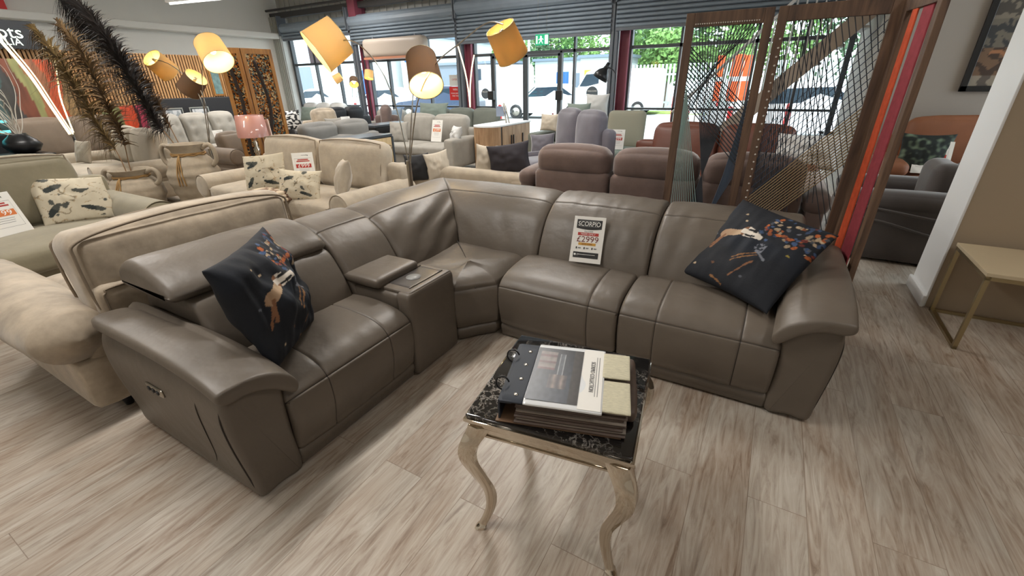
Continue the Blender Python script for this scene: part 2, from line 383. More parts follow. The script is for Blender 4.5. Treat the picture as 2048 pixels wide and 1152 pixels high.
def text_mesh(s, size, align='CENTER', extrude=.0004):
    cu = bpy.data.curves.new('lettering', 'FONT'); cu.body = s; cu.size = size; cu.align_x = align; cu.align_y = 'CENTER'; cu.extrude = extrude; cu.resolution_u = 3
    o = bpy.data.objects.new('lettering', cu); COL.objects.link(o)
    dg = bpy.context.evaluated_depsgraph_get(); me = bpy.data.meshes.new_from_object(o.evaluated_get(dg)); bpy.data.objects.remove(o); bpy.data.curves.remove(cu)
    return me
def letters(s, size, m, parent, x=0, y=0, z=.001, width=None, bold=0, name='lettering'):
    me = text_mesh(s, size); me.materials.clear(); me.materials.append(m)
    sx = 1
    if width:
        xs = [v.co.x for v in me.vertices]; w = max(xs)-min(xs); sx = width/w if w > 0 else 1
    for v in me.vertices: v.co = V((v.co.x*sx+x, v.co.y+y, v.co.z+z))
    o = bpy.data.objects.new(name, me); COL.objects.link(o); o.parent = parent
    return o
def frame_matrix(origin, xdir, ydir):
    x = V(xdir).normalized(); z = x.cross(V(ydir)).normalized(); y = z.cross(x)
    mm = Matrix.Identity(4)
    for i in range(3): mm[i][0], mm[i][1], mm[i][2], mm[i][3] = x[i], y[i], z[i], V(origin)[i]
    return mm
def rect(name, m, parent, x0, x1, y0, y1, z0=.0004, z1=.0012):
    bm = BM(); box(bm, x0, x1, y0, y1, z0, z1); return build(name, bm, m, parent, False)
def paint(o, fn, dom='POINT'):
    me = o.data; a = me.color_attributes.new('Col', 'FLOAT_COLOR', 'POINT')
    for i, v in enumerate(me.vertices): a.data[i].color = (*fn(i), 1)
def pillow(name, TL, TR, BR, BL, thick, m, label=None, cat='cushion', parent=None, group=None, n=26, pinch=.10, fn=None, wr=.006, seed=0, ear=.0):
    """throw cushion from its four corners; front side faces (TR-TL)x(TL-BL)"""
    TL, TR, BR, BL = map(V, (TL, TR, BR, BL)); cen = (TL+TR+BR+BL)/4
    bm = BM(); nrm = ((TR+BR-TL-BL).cross(TL+TR-BL-BR)).normalized(); uvs = []
    def P(u, v, side):
        # pinch the sides in between the corners
        a = u*2-1; b = v*2-1
        uu = .5+.5*a*(1-pinch*(1-b*b)*(1-0)); vv = .5+.5*b*(1-pinch*(1-a*a))
        p = BL*(1-uu)*(1-vv)+BR*uu*(1-vv)+TL*(1-uu)*vv+TR*uu*vv
        t = ((1-a*a)*(1-b*b))**.42*(1-.12*(a*a+b*b))
        q = p+nrm*side*t*thick/2
        if wr and t > 0:
            q += nrm*noise.noise(V((u*5+seed, v*5, side*2+seed)))*wr*2*t+nrm*noise.noise(V((u*13+seed, v*4, side)))*wr*t
        return q-cen
    vd = {}
    for side in (1, -1):
        for i in range(n+1):
            for j in range(n+1):
                e = i in (0, n) or j in (0, n)
                if e and side == -1: vd[(i, j, -1)] = vd[(i, j, 1)]; continue
                vd[(i, j, side)] = bm.verts.new(P(i/n, j/n, side)); uvs.append((i/n, j/n, side))
    for side in (1, -1):
        for i in range(n):
            for j in range(n):
                q = [vd[(i, j, side)], vd[(i+1, j, side)], vd[(i+1, j+1, side)], vd[(i, j+1, side)]]
                bm.faces.new(q if side == 1 else q[::-1])
    o = build(name, bm, m, parent, True); o.location = cen
    if fn: paint(o, lambda i: fn(*uvs[i]))
    if label: tag(o, label, cat, group)
    return o
def corners(c, w, h, yaw, lean=.25, roll=0):
    """four corners of an upright cushion centred at c facing direction yaw (angle of its normal), leaning back"""
    n_ = V((cos(yaw), sin(yaw), 0)); r_ = V((-sin(yaw), cos(yaw), 0)); u_ = (V((0, 0, 1))*cos(lean)-n_*sin(lean))
    a = r_*cos(roll)+u_*sin(roll); b = -r_*sin(roll)+u_*cos(roll); c = V(c)
    return c-a*w/2+b*h/2, c+a*w/2+b*h/2, c+a*w/2-b*h/2, c-a*w/2-b*h/2
# ------------------------------------------------------------------ room shell
WY = 10.0
XL, XR, YB, ZC = -13.9, 6.0, -5.0, 4.3
bm = BM(); box(bm, XL-.1, XR, YB, WY+.1, -.05, 0); struct('floor', bm, M['floor'])
bm = BM(); box(bm, XL-.1, XR+.1, YB-.1, WY+.3, ZC, ZC+.1); struct('ceiling', bm, M['wall'])
bm = BM(); box(bm, XL-.15, XL, YB, WY+.1, 0, ZC); struct('wall_left', bm, M['wall'])
bm = BM(); box(bm, XR, XR+.15, YB, 3.86, 0, ZC); struct('wall_right', bm, M['walltan'])
bm = BM(); box(bm, XL, XR, YB-.15, YB, 0, ZC); struct('wall_rear', bm, M['wall'])
# horizontal ledge along the left wall, with the upper wall stepped back
bm = BM(); box(bm, XL, XL+.35, YB, WY, 2.82, 2.97, .02); struct('trim_1', bm, M['wall'])
bm = BM(); box(bm, XL, XL+.06, 7.55, 7.62, 0, 2.85); box(bm, XL, XL+.06, 4.9, 4.97, 0, 2.85); struct('trim_2', bm, M['wallgrey'])
bm = BM(); box(bm, XL, XL+.25, 3.62, 3.92, 2.97, ZC); struct('beam_1', bm, M['red'])
bm = BM(); box(bm, -10.42, -10.16, 9.66, 9.9, 3.16, ZC); struct('beam_2', bm, M['redsteel'])
# partition with white end at right, wall with the picture behind it
bm = BM(); box(bm, 1.2, XR, 3.86, 4.24, 0, ZC); o = struct('wall_partition', bm, M['walltan'])
bm = BM(); box(bm, 1.185, 1.2, 3.85, 4.25, 0, ZC, .004); struct('trim_3', bm, M['white'])
bm = BM(); box(bm, 1.165, 1.186, 3.83, 4.27, 0, .09, .006); struct('baseboard_right', bm, M['white'])
bm = BM(); box(bm, 1.02, XR, 7.6, 7.75, 0, ZC); struct('wall_back', bm, M['wallgrey'])
bm = BM(); box(bm, .98, 1.02, 7.6, 10.0, 0, ZC)
for k in range(30): box(bm, .955, .98, 7.62+k*.08, 7.66+k*.08, 0, ZC)
struct('wall_side', bm, M['cladding'])
# ------------------------------------------------------------------ window wall
# cladding above shutters
bm = BM(); box(bm, XL, .98, WY+.12, WY+.18, 3.0, ZC)
x = XL
while x < .9:
    box(bm, x, x+.12, WY+.09, WY+.12, 3.0, ZC); x += .24
struct('wall_front', bm, M['cladding'])
bm = BM(); box(bm, XL, .98, 9.78, 9.92, 3.36, 3.50, .01); tube(bm, [(XL, 9.7, 3.56), (.9, 9.7, 3.56)], .03); struct('beam_3', bm, M['purlin'])
bm = BM(); box(bm, XL+.02, -13.5, 9.75, 10.05, 0, 3.4); 
for k in range(5): box(bm, XL+.02+k*.08, XL+.06+k*.08, 9.72, 9.75, 0, 3.4)
struct('pillar_1', bm, M['cladding'])
COLX = [-13.42, -10.3, -6.78, -2.95, .86]
for i, cx in enumerate(COLX[1:4]):
    bm = BM()
    for dx in (-.09, .09): box(bm, cx+dx-.008, cx+dx+.008, 9.86, 10.06, 0, ZC)
    box(bm, cx-.09, cx+.09, 9.95, 9.965, 0, ZC)
    struct('column_%d' % (i+1), bm, M['redsteel'])
    # shutter guide channel in front
    bm = BM(); box(bm, cx-.26, cx-.19, 9.72, 9.84, 0, 3.15, .006); box(bm, cx-.17, cx-.11, 9.74, 9.84, 0, 3.15, .006)
    struct('trim_%d' % (4+i), bm, M['shutterdark'])
bays = [(-13.42, -10.4, [-12.46, -11.49], 2.80), (-10.2, -6.98, [-9.5, -8.1], 2.56), (-6.66, -3.16, [-6.18, -4.37, -4.06], 2.42), (-2.83, .84, [-1.86, -.55, .2], 2.47)]
for i, (x0, x1, ml, zb) in enumerate(bays):
    door = i == 2
    bm = BM(); f = .035
    box(bm, x0-.06, x0+.02, 9.94, 10.06, 0, 3.05); box(bm, x1-.02, x1+.06, 9.94, 10.06, 0, 3.05)
    for q in ml: box(bm, q-.022, q+.022, 9.95, 10.05, 0 if (not door or q == -4.06) else 0, 3.05 if q not in (-6.18, -4.37) else 2.12)
    box(bm, x0, x1, 9.95, 10.05, 2.085, 2.145)
    if door: box(bm, x0, -6.18, 9.95, 10.05, .945, .985); box(bm, -4.06, x1, 9.95, 10.05, .945, .985)
    else: box(bm, x0, x1, 9.95, 10.05, .945, .985)
    box(bm, x0, x1, 9.95, 10.05, 0, .09)
    w = struct('window_%d' % (i+1), bm, M['frame'])
    bm = BM()
    if door: box(bm, x0, -6.2, 9.995, 10.003, .09, 3.0); box(bm, -4.35, x1, 9.995, 10.003, .09, 3.0); box(bm, -6.2, -4.35, 9.995, 10.003, 2.14, 3.0)
    else: box(bm, x0, x1, 9.995, 10.003, .09, 3.0)
    build('glass', bm, M['glass'], w, False)
# double entrance door, left leaf closed at the frame, both glazed
for i, (a, b) in enumerate([(-6.15, -5.28), (-5.26, -4.40)]):
    bm = BM()
    box(bm, a, a+.05, 9.96, 10.03, .02, 2.08); box(bm, b-.05, b, 9.96, 10.03, .02, 2.08); box(bm, a, b, 9.96, 10.03, 2.03, 2.08); box(bm, a, b, 9.96, 10.03, .02, .12)
    d = struct('door_%d' % (i+1), bm, M['frame'])
    bm = BM(); box(bm, a+.05, b-.05, 9.99, 9.998, .12, 2.03); build('glass', bm, M['glass'], d, False)
    bm = BM(); s_ = a-.03 if i == 0 else b+.03
    box(bm, s_-.08, s_+.08, 9.86, 9.95, 1.13, 1.33, .01); build('lock_box', bm, M['blackpaint'], d, False)
# roller shutters
def shutter(x0, x1, zb, zt, rad, label):
    t = thing('roller_shutter', label, 'roller shutter', ((x0+x1)/2, 9.72, zb), 0, None)
    w = (x1-x0)/2
    bm = BM(); h = .078; z = 0; prof = []
    while z < zt-zb:
        for a, q in ((0, 0), (.06, -.024), (.22, -.040), (.45, -.044), (.66, -.036), (.80, -.014), (.84, .03), (.97, .03)): prof.append((q, z+h*a))
        z += h
    prof.append((0, z))
    A = [bm.verts.new((-w, p[0], p[1])) for p in prof]; B = [bm.verts.new((w, p[0], p[1])) for p in prof]
    for k in range(len(A)-1): bm.faces.new((A[k], B[k], B[k+1], A[k+1]))
    C = [bm.verts.new((-w, .035, p[1])) for p in prof]; D = [bm.verts.new((w, .035, p[1])) for p in prof]
    for k in range(len(A)-1): bm.faces.new((C[k], C[k+1], D[k+1], D[k]))
    build('slat_curtain', bm, M['shutter'], t, True, autosmooth=35)
    bm = BM(); box(bm, -w, w, -.02, .03, -.05, .01, .004); build('bottom_rail', bm, M['shutterdark'], t, False)
    bm = BM(); n = 28; L = []
    for k in range(n):
        a = 2*pi*k/n; rr = rad*(1+(.03 if k % 2 else 0)); L.append((rr*cos(a), rr*sin(a)))
    A = [bm.verts.new((-w, p[0]+.05, p[1]+zt-zb+rad*.7)) for p in L]; B = [bm.verts.new((w, p[0]+.05, p[1]+zt-zb+rad*.7)) for p in L]
    for k in range(n): bm.faces.new((A[k], B[k], B[(k+1) % n], A[(k+1) % n]))
    bm.faces.new(A); bm.faces.new(B[::-1])
    build('rolled_barrel', bm, M['shutter'], t, False)
    for s in (-1, 1):
        bm = BM(); box(bm, s*w-.015, s*w+.015, -.1, .2, zt-zb-.1, zt-zb+.42, .004); build('end_plate', bm, M['shutterdark'], t, False)
shutter(-13.4, -10.55, 2.80, 2.98, .13, 'grey steel roller shutter over the far left window bay, nearly fully rolled up')
shutter(-10.48, -7.0, 2.56, 2.95, .15, 'grey steel roller shutter above the beige box unit, ribbed roll showing')
shutter(-6.94, -3.2, 2.40, 2.98, .16, 'wide grey steel roller shutter lowered over the top of the entrance doors')
shutter(-3.1, .80, 2.45, 2.98, .16, 'grey steel roller shutter at the right, partly behind the wooden string screen')
# beige box unit hung below second shutter
bm = BM()
for s in (-.7, .7): box(bm, -8.7+s-.02, -8.7+s+.02, 9.40, 9.66, 2.56, 2.62)
struct('trim_9', bm, M['shutterdark'])
t = thing('heater_unit', 'beige rounded box unit hung across the second window bay below its shutter', 'heater', (-8.7, 9.42, 2.14))
bm = BM(); soft(bm, (0, 0, .22), (2.0, .32, .44), .1, 0, 12); build('casing', bm, M['umber'] if 0 else mat('beige_plastic_casing', (170, 158, 146), .45), t)
bm = BM(); box(bm, -.98, .98, -.14, .14, -.03, .02); build('outlet_grille', bm, mat('peach_grille', (176, 120, 92), .5), t, False)
# ceiling tube lights
for i, p in enumerate(TUBES):
    lab = 'white fluorescent tube light high at the top left of the room' if i == 0 else 'unseen white ceiling tube light above the showroom floor'
    t = thing('tube_light', lab, 'ceiling light', p, 0 if i else -pi/2+.2, None if i == 0 else 'ceiling tube lights out of view')
    bm = BM(); box(bm, -.06, .06, -.8, .8, 0, .05, .006); build('housing', bm, M['white'], t, False)
    bm = BM(); cyl(bm, (0, -.76, -.015), (0, .76, -.015), .016, n=12); build('tube', bm, M['tube'], t)
# ------------------------------------------------------------------ sweep helper for upholstery
def sweep(bm, prof, s0, s1, Wf, r=.03, ns=26, sh0=0, sh1=0, puff=0, seams=(), useams=(), disp=None, smoothk=4, res=.013, flat0=False, flat1=False, dref=0):
    P = [V((p[0], p[1], 0)) for p in catmull([(a, b, 0) for a, b in prof], smoothk, True)]
    # arc resample
    L = [0]
    for i in range(len(P)): L.append(L[-1]+(P[(i+1) % len(P)]-P[i]).length)
    tot = L[-1]
    def at(u):
        u = u % tot
        for i in range(len(P)):
            if L[i+1] >= u:
                f = (u-L[i])/max(1e-9, L[i+1]-L[i]); return P[i].lerp(P[(i+1) % len(P)], f)
        return P[0]
    us = [tot*i/int(tot/res) for i in range(int(tot/res))]
    su = []
    for q in useams: # seam at the profile point nearest (d,z)
        best = min(range(400), key=lambda k: (at(tot*k/400)-V((q[0], q[1], 0))).length); su.append(tot*best/400)
        for e in (-.008, -.004, -.0018, .0018, .004, .008): us.append((su[-1]+e) % tot)
    us = sorted(us); pts = [at(u) for u in us]; n = len(pts)
    nr = []
    for i in range(n):
        tg = pts[(i+1) % n]-pts[(i-1) % n]; nr.append(V((tg.y, -tg.x, 0)).normalized())
    area_ = sum(pts[i].x*pts[(i+1) % n].y-pts[(i+1) % n].x*pts[i].y for i in range(n))
    if area_ < 0: nr = [-q for q in nr]
    st = []
    k = 6
    if not flat0: st += [(s0+r*(1-cos(a*pi/2/k)), r*(1-sin(a*pi/2/k))) for a in range(k)]
    m0 = s0+(0 if flat0 else r); m1 = s1-(0 if flat1 else r)
    mids = [m0+(m1-m0)*i/ns for i in range(ns+1)]
    for q in seams:
        for e in (-.009, -.004, -.0018, .0018, .004, .009): mids.append(q+e)
    st += [(q, 0) for q in sorted(set(mids))]
    if not flat1: st += [(s1-r*(1-cos(a*pi/2/k)), r*(1-sin(a*pi/2/k))) for a in range(k-1, -1, -1)]
    rings = []
    for s, ins in st:
        ring = []; tt = (s-(s0+s1)/2)/((s1-s0)/2); cr = puff*max(0, 1-tt**4)
        for i in range(n):
            d, z = pts[i].x, pts[i].y; off = -ins+cr
            for q in seams: off -= .0055*exp(-((s-q)/.0042)**2)
            for q in su:
                du = abs(us[i]-q); du = min(du, tot-du); off -= .0055*exp(-(du/.0042)**2)
            if disp: off += disp(s, d, z)
            dd = d+nr[i].x*off; zz = max(.012, z+nr[i].y*off)
            f = (s-s0)/(s1-s0)
            ss = s+sh0*(1-f)*(dd-dref)+sh1*f*(dd-dref)
            ring.append(bm.verts.new(Wf(ss, dd, zz)))
        rings.append(ring)
    def useam(i):
        for q in su:
            a_ = min(abs(us[i]-q), tot-abs(us[i]-q)); j = (i+1) % n; b_ = min(abs(us[j]-q), tot-abs(us[j]-q))
            if a_ < .0032 and b_ < .0032: return True
        return False
    uf = [useam(i) for i in range(n)]
    for k_, (A, B) in enumerate(zip(rings, rings[1:])):
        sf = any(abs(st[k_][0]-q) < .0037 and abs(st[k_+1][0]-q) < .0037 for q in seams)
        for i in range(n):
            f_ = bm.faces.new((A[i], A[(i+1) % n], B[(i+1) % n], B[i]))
            if sf or uf[i]: f_.material_index = 1  # groove faces take the dark seam shade colour
    bm.faces.new(rings[0][::-1]); bm.faces.new(rings[-1])
# ------------------------------------------------------------------ the big corner sofa
sofa_o = thing('corner_sofa', 'large taupe leather corner recliner sofa with console, wrapped around the marble table', 'sofa', (-1.4, 2.0, 0))
OFF = V((-1.4, 2.0, 0))
def WR(s, d, z): return V((s, 2.07+d, z))-OFF
def WL(s, d, z): return V((-1.474-d, s, z))-OFF
seat_prof = [(.03, .10), (.0, .14), (-.022, .25), (-.018, .345), (-.004, .375), (.03, .408), (.10, .435), (.22, .449), (.34, .449), (.44, .430), (.50, .36), (.50, .12), (.28, .09)]
kick_prof = [(.035, .012), (.02, .03), (.008, .07), (.018, .098), (.06, .105), (.30, .105), (.50, .10), (.50, .012), (.25, .012)]
back_prof = [(.40, .30), (.372, .39), (.385, .47), (.43, .57), (.495, .67), (.575, .735), (.63, .765), (.72, .788), (.82, .796), (.90, .772), (.945, .71), (.965, .55), (.975, .30), (.97, .06), (.80, .03), (.60, .03), (.48, .12)]
def wrk(seed, amp=.0035, fs=16, fz=5, cz=0):
    def f(s, d, z):
        return amp*noise.noise(V((s*fs+seed, d*3, z*fz)))+amp*.5*noise.noise(V((s*fs*2.3+seed, d*7, z*fz*1.5+3)))
    return f
def part(name, prof, s0, s1, Wf, **k):
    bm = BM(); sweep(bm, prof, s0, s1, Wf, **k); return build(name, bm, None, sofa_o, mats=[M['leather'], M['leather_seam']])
# seats, right wing
XA = -1.29; XB = -.53; XC = .235
part('seat', seat_prof, XA+.004, XB-.003, WR, r=.022, puff=.010, ns=30, seams=(XB-.17,), useams=((-.01, .372),), disp=wrk(1, .003, 9, 6))
part('seat', seat_prof, XB+.003, XC-.002, WR, r=.022, puff=.010, ns=30, seams=(XB+.20, XC-.17), useams=((-.01, .372),), disp=wrk(2, .003, 9, 6))
part('footrest_panel', kick_prof, XA+.004, XB-.003, WR, r=.012, ns=4); part('footrest_panel', kick_prof, XB+.003, XC-.002, WR, r=.012, ns=4)
# seat, left wing
part('seat', seat_prof, .742, 1.475, WL, r=.022, puff=.012, ns=30, seams=(.93, 1.30), useams=((-.01, .372),), disp=wrk(3, .003, 9, 6))
part('footrest_panel', kick_prof, .742, 1.475, WL, r=.012, ns=4)
# backs
part('backrest', back_prof, -1.474, -1.215, WR, r=.028, puff=.006, sh0=-1, ns=30, useams=((.62, .76),), disp=wrk(4, .006, 13, 4), flat0=True)
part('backrest', back_prof, -1.21, -.485, WR, r=.028, puff=.010, ns=30, useams=((.62, .76),), disp=wrk(5, .005, 15, 3.5))
part('backrest', back_prof, -.48, .262, WR, r=.028, puff=.010, ns=30, useams=((.62, .76),), disp=wrk(6, .005, 15, 3.5))
def diag(s, d, z): # diagonal creases in the corner cushion leather
    w = exp(-((s-2.2)/.28)**2-((z-.62)/.2)**2)
    return .010*w*sin((s*1.0-z*.62)*62+2*noise.noise(V((s*6, z*6, 0))))+.003*noise.noise(V((s*14, z*9, 1)))
part('backrest', back_prof, 1.865, 2.07, WL, r=.028, puff=.008, sh1=1, ns=44, useams=((.62, .76),), disp=diag, flat1=True)
part('backrest', back_prof, 1.465, 1.855, WL, r=.028, puff=.010, ns=20, useams=((.62, .76),), disp=wrk(7, .002, 8, 4))
low_prof = [(.40, .30), (.372, .39), (.385, .47), (.43, .57), (.50, .675), (.56, .70), (.66, .71), (.80, .71), (.90, .69), (.945, .62), (.965, .5), (.975, .30), (.97, .06), (.80, .03), (.60, .03), (.48, .12)]
part('backrest', low_prof, .74, 1.455, WL, r=.028, puff=.012, ns=30, disp=wrk(8, .003, 8, 4))
head_prof = [(.535, .700), (.515, .724), (.55, .765), (.64, .81), (.75, .835), (.86, .83), (.935, .79), (.955, .74), (.94, .70), (.86, .69), (.7, .69), (.6, .685)]
part('headrest', head_prof, .675, 1.455, WL, r=.04, puff=.006, ns=30, disp=wrk(9, .003, 8, 4))
# corner seat: rounded wedge
def ring_poly(pts, inset):
    n = len(pts); out = []
    c = sum((V((p[0], p[1], 0)) for p in pts), V())/n
    for p in pts:
        q = V((p[0], p[1], 0)); dl = (c-q).length; out.append(q+(c-q).normalized()*min(inset*1.25, dl*.93))
    return out
foot = catmull([(-1.93, 1.875, 0), (-1.70, 1.872, 0), (-1.505, 1.868, 0), (-1.46, 1.885, 0), (-1.39, 1.97, 0), (-1.315, 2.055, 0), (-1.297, 2.09, 0), (-1.296, 2.25, 0), (-1.296, 2.52, 0), (-1.6, 2.55, 0), (-1.95, 2.55, 0), (-1.95, 2.2, 0)], 6, True)
bm = BM(); lv = [(.10, .02), (.12, .004), (.2, -.006), (.34, -.008), (.366, .0), (.372, .006), (.378, .0), (.40, .012), (.425, .04), (.445, .10), (.455, .2), (.458, .3)]
rings = [[bm.verts.new(V((q.x, q.y, z+.006*noise.noise(q*9)*(z > .38)))-OFF) for q in ring_poly(foot, ins)] for z, ins in lv]
for A, B in zip(rings, rings[1:]):
    for i in range(len(A)): bm.faces.new((A[i], A[(i+1) % len(A)], B[(i+1) % len(A)], B[i]))
bm.faces.new(rings[0][::-1]); bm.faces.new(rings[-1])
cs = build('corner_seat', bm, M['leather'], sofa_o)
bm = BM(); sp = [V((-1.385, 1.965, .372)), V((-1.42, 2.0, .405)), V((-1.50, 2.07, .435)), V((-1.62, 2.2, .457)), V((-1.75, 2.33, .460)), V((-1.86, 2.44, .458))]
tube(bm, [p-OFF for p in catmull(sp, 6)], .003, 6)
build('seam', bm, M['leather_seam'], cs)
bm = BM(); lv = [(.012, .03), (.03, .022), (.07, .008), (.095, .014), (.102, .03)]
rings = [[bm.verts.new(V((q.x, q.y, z))-OFF) for q in ring_poly(foot, ins)] for z, ins in lv]
for A, B in zip(rings, rings[1:]):
    for i in range(len(A)): bm.faces.new((A[i], A[(i+1) % len(A)], B[(i+1) % len(A)], B[i]))
bm.faces.new(rings[0][::-1]); bm.faces.new(rings[-1]); build('footrest_panel', bm, M['leather'], sofa_o)
# console
con = thing('console', None, None); con.name = 'console'; con.parent = sofa_o
def cb(name, m_, a, b, y0, y1, z0, z1, r, puff=0, n=10, par=None, tilt=0):
    bm = BM(); soft(bm, V(((a+b)/2, (y0+y1)/2, (z0+z1)/2))-OFF, (b-a, y1-y0, z1-z0), r, puff, n); return build(name, bm, m_, par or con)
cb('console_body', M['leather'], -1.98, -1.545, 1.478, 1.862, .015, .50, .02)
cb('front_panel', M['leather'], -1.56, -1.462, 1.475, 1.865, .012, .515, .025, .003)
lid = cb('lid', M['leather'], -1.97, -1.665, 1.462, 1.80, .505, .565, .026, .006); tag(lid, 'padded leather lid of the storage box')
tray = cb('charging_tray', M['leather'], -1.70, -1.475, 1.498, 1.855, .495, .520, .01)
cb('tray_insert', mat('dark_tray_insert', (66, 62, 60), .35), -1.672, -1.518, 1.545, 1.815, .515, .5225, .003, par=tray)
cb('tray_rim', mat('bronze_tray_rim', (96, 88, 80), .3, .5), -1.680, -1.672, 1.54, 1.82, .515, .5255, .002, n=4, par=tray)
cb('tray_rim', bpy.data.materials['bronze_tray_rim'], -1.518, -1.510, 1.54, 1.82, .515, .5255, .002, n=4, par=tray)
bm = BM(); cyl(bm, V((-1.595, 1.665, .522))-OFF, V((-1.595, 1.665, .5245))-OFF, .042, n=32); build('charger_disc', bm, mat('grey_charger_disc', (140, 140, 138), .4), tray)
# arms.  cross-section across the arm: a = 0 outer face .. .30 inner, running along depth d
def arm(Wf, name='arm'):
    a = thing('arm', None, None); a.parent = sofa_o; a.name = 'arm'
    # block
    prof = [(.012, .015), (-.002, .12), (-.022, .30), (-.026, .42), (-.016, .50), (.02, .56), (.08, .575), (.14, .555), (.185, .505), (.204, .44), (.200, .36), (.198, .2), (.196, .015), (.1, .015)]
    bm = BM(); sweep(bm, prof, 0, .96, lambda s, d, z: Wf(d, s-.012*min(1, max(0, (.42-abs(z-.3))))*0, z), r=.03, ns=24, useams=(), res=.016)
    build('side_panel', bm, M['leather'], a)
    # front panel edge welt + side seam
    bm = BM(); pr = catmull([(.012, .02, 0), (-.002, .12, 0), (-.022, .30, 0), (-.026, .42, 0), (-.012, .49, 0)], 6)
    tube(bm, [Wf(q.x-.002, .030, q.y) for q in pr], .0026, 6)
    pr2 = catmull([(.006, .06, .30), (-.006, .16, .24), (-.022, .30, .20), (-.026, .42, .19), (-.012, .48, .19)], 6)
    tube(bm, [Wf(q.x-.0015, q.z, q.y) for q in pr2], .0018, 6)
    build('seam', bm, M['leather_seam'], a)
    # padded top: section changes along depth
    bm = BM(); sec0 = [(-.036, .553), (-.042, .578), (-.03, .598), (.02, .600), (.09, .592), (.16, .565), (.215, .525), (.245, .475), (.243, .44), (.222, .428), (.19, .455), (.14, .50), (.07, .53), (0, .535)]
    rings = []; N = 30
    for i in range(-5, N+1):
        if i < 0: f = 0; ins = .035*(1-cos((-i)/5*pi/2)); dd = -.045+.035*(1-sin((5+i)/5*pi/2)); dd = -.045+(.035*(1-cos(0))) if 0 else -.045-0*(1-sin((i+5)/5*pi/2))-.0+.019*((i+5)/5)**1.6; ins = .035*(1-cos((-i)/5*pi/2)) if 0 else .035*(1-sqrt(max(0, 1-(1-(i+5)/5)**2)))
        else: f = i/N; ins = 0; dd = -.045+.035*0+f*1.01
        if i >= 0: dd = -.026+f*.985+0.0001
        rise = .035*sin(min(1, f*2.2)*pi/2)-.012*max(0, f-.5)
        ring = []
        S = catmull([(a_, z_, 0) for a_, z_ in sec0], 5, True); c = sum(S, V())/len(S)
        for j, q in enumerate(S):
            aw = q.x; zz = q.y
            aw2 = aw if aw < .1 else .1+(aw-.1)*(1-.28*f)
            zz2 = zz+rise*(1 if zz > .5 else .4)+(.04*f if aw > .15 else 0)
            # front droop towards the tip
            droop = .02*max(0, 1-f*6)**2
            p = V((aw2, zz2-droop, 0)); cc = V((c.x, c.y+rise, 0))
            xm = max(-.015, min(.215, p.x)); zm = (.577 if xm < 0 else .577-.9*max(0, xm-.05)**1.25*1.15)+rise*.8-droop; mp_ = V((xm, zm, 0)); p = p+(mp_-p)*min(.92, ins/.035)
            back = max(0, (f-.86)/.14); p = p+(cc-p)*(1-sqrt(max(0, 1-back*back)))*.5
            ring.append(bm.verts.new(Wf(p.x, dd, p.y)))
        rings.append(ring)
    for A, B in zip(rings, rings[1:]):
        for k in range(len(A)): bm.faces.new((A[k], A[(k+1) % len(A)], B[(k+1) % len(A)], B[k]))
    bm.faces.new(rings[0][::-1]); bm.faces.new(rings[-1])
    pad = build('armrest_pad', bm, M['leather'], a)
    bm = BM(); pts = [Wf(-.038, -.01+.84*i/20, .566+.035*sin(min(1, i/20*2.2)*pi/2)) for i in range(21)]
    tube(bm, pts, .004, 6); build('piping', bm, M['leather'], pad)
    return a
armL = arm(lambda a_, d, z: V((-1.474-d, .545+a_, z))-OFF)
armR = arm(lambda a_, d, z: V((.43-a_, 2.07+d, z))-OFF)
bm = BM(); Mx = Matrix.Translation(V((-1.985, .516, .392))-OFF)
soft(bm, (0, 0, 0), (.135, .012, .036), .008, 0, 6, Mx); cp = build('control_panel', bm, M['steel'], armL); tag(cp, 'small metal recliner control panel')
bm = BM()
for dx in (-.035, 0, .035): cyl(bm, V((-1.985+dx, .512, .392))-OFF, V((-1.985+dx, .506, .392))-OFF, .011, n=16)
build('button', bm, M['blackpaint'], cp)
# ------------------------------------------------------------------ printed cushions on the sofa
def hsh(i, s=0): return (sin(i*127.1+s*311.7)*43758.5453) % 1.0
def lerp3(a, b, t): return tuple(a[k]+(b[k]-a[k])*t for k in range(3))
NAVY = lin((10, 16, 26)); ORG = lin((206, 110, 52)); CRM = lin((206, 182, 150)); BLU = lin((70, 96, 138)); REDF = lin((150, 60, 48)); GLD = lin((134, 94, 56)); WHT = lin((214, 206, 194)); BRN = lin((124, 84, 56)); YEL = lin((190, 170, 70)); GRYF = lin((110, 114, 124)); BLK = lin((8, 9, 12))
blobs = []
for k in range(95):
    u = .50+.50*hsh(k, 1); v = .60+.37*hsh(k, 2)
    if v < .62+abs(u-.78)*.25 and hsh(k, 9) < .6: continue
    blobs.append((u, v, .010+.020*hsh(k, 3), (ORG, ORG, CRM, BLU, REDF, CRM, GRYF, BLU)[int(hsh(k, 4)*7.99)], hsh(k, 5)*pi))
for u, v, c in ((.22, .82, CRM), (.28, .74, CRM), (.86, .55, YEL), (.12, .12, CRM), (.63, .16, GRYF), (.30, .18, BRN), (.92, .70, GRYF), (.08, .5, GRYF)): blobs.append((u, v, .017, c, k*.7))
def seg_d(u, v, a, b, c, d):
    ex, ey = c-a, d-b; t = max(0, min(1, ((u-a)*ex+(v-b)*ey)/(ex*ex+ey*ey))); return sqrt((u-a-ex*t)**2+(v-b-ey*t)**2), t
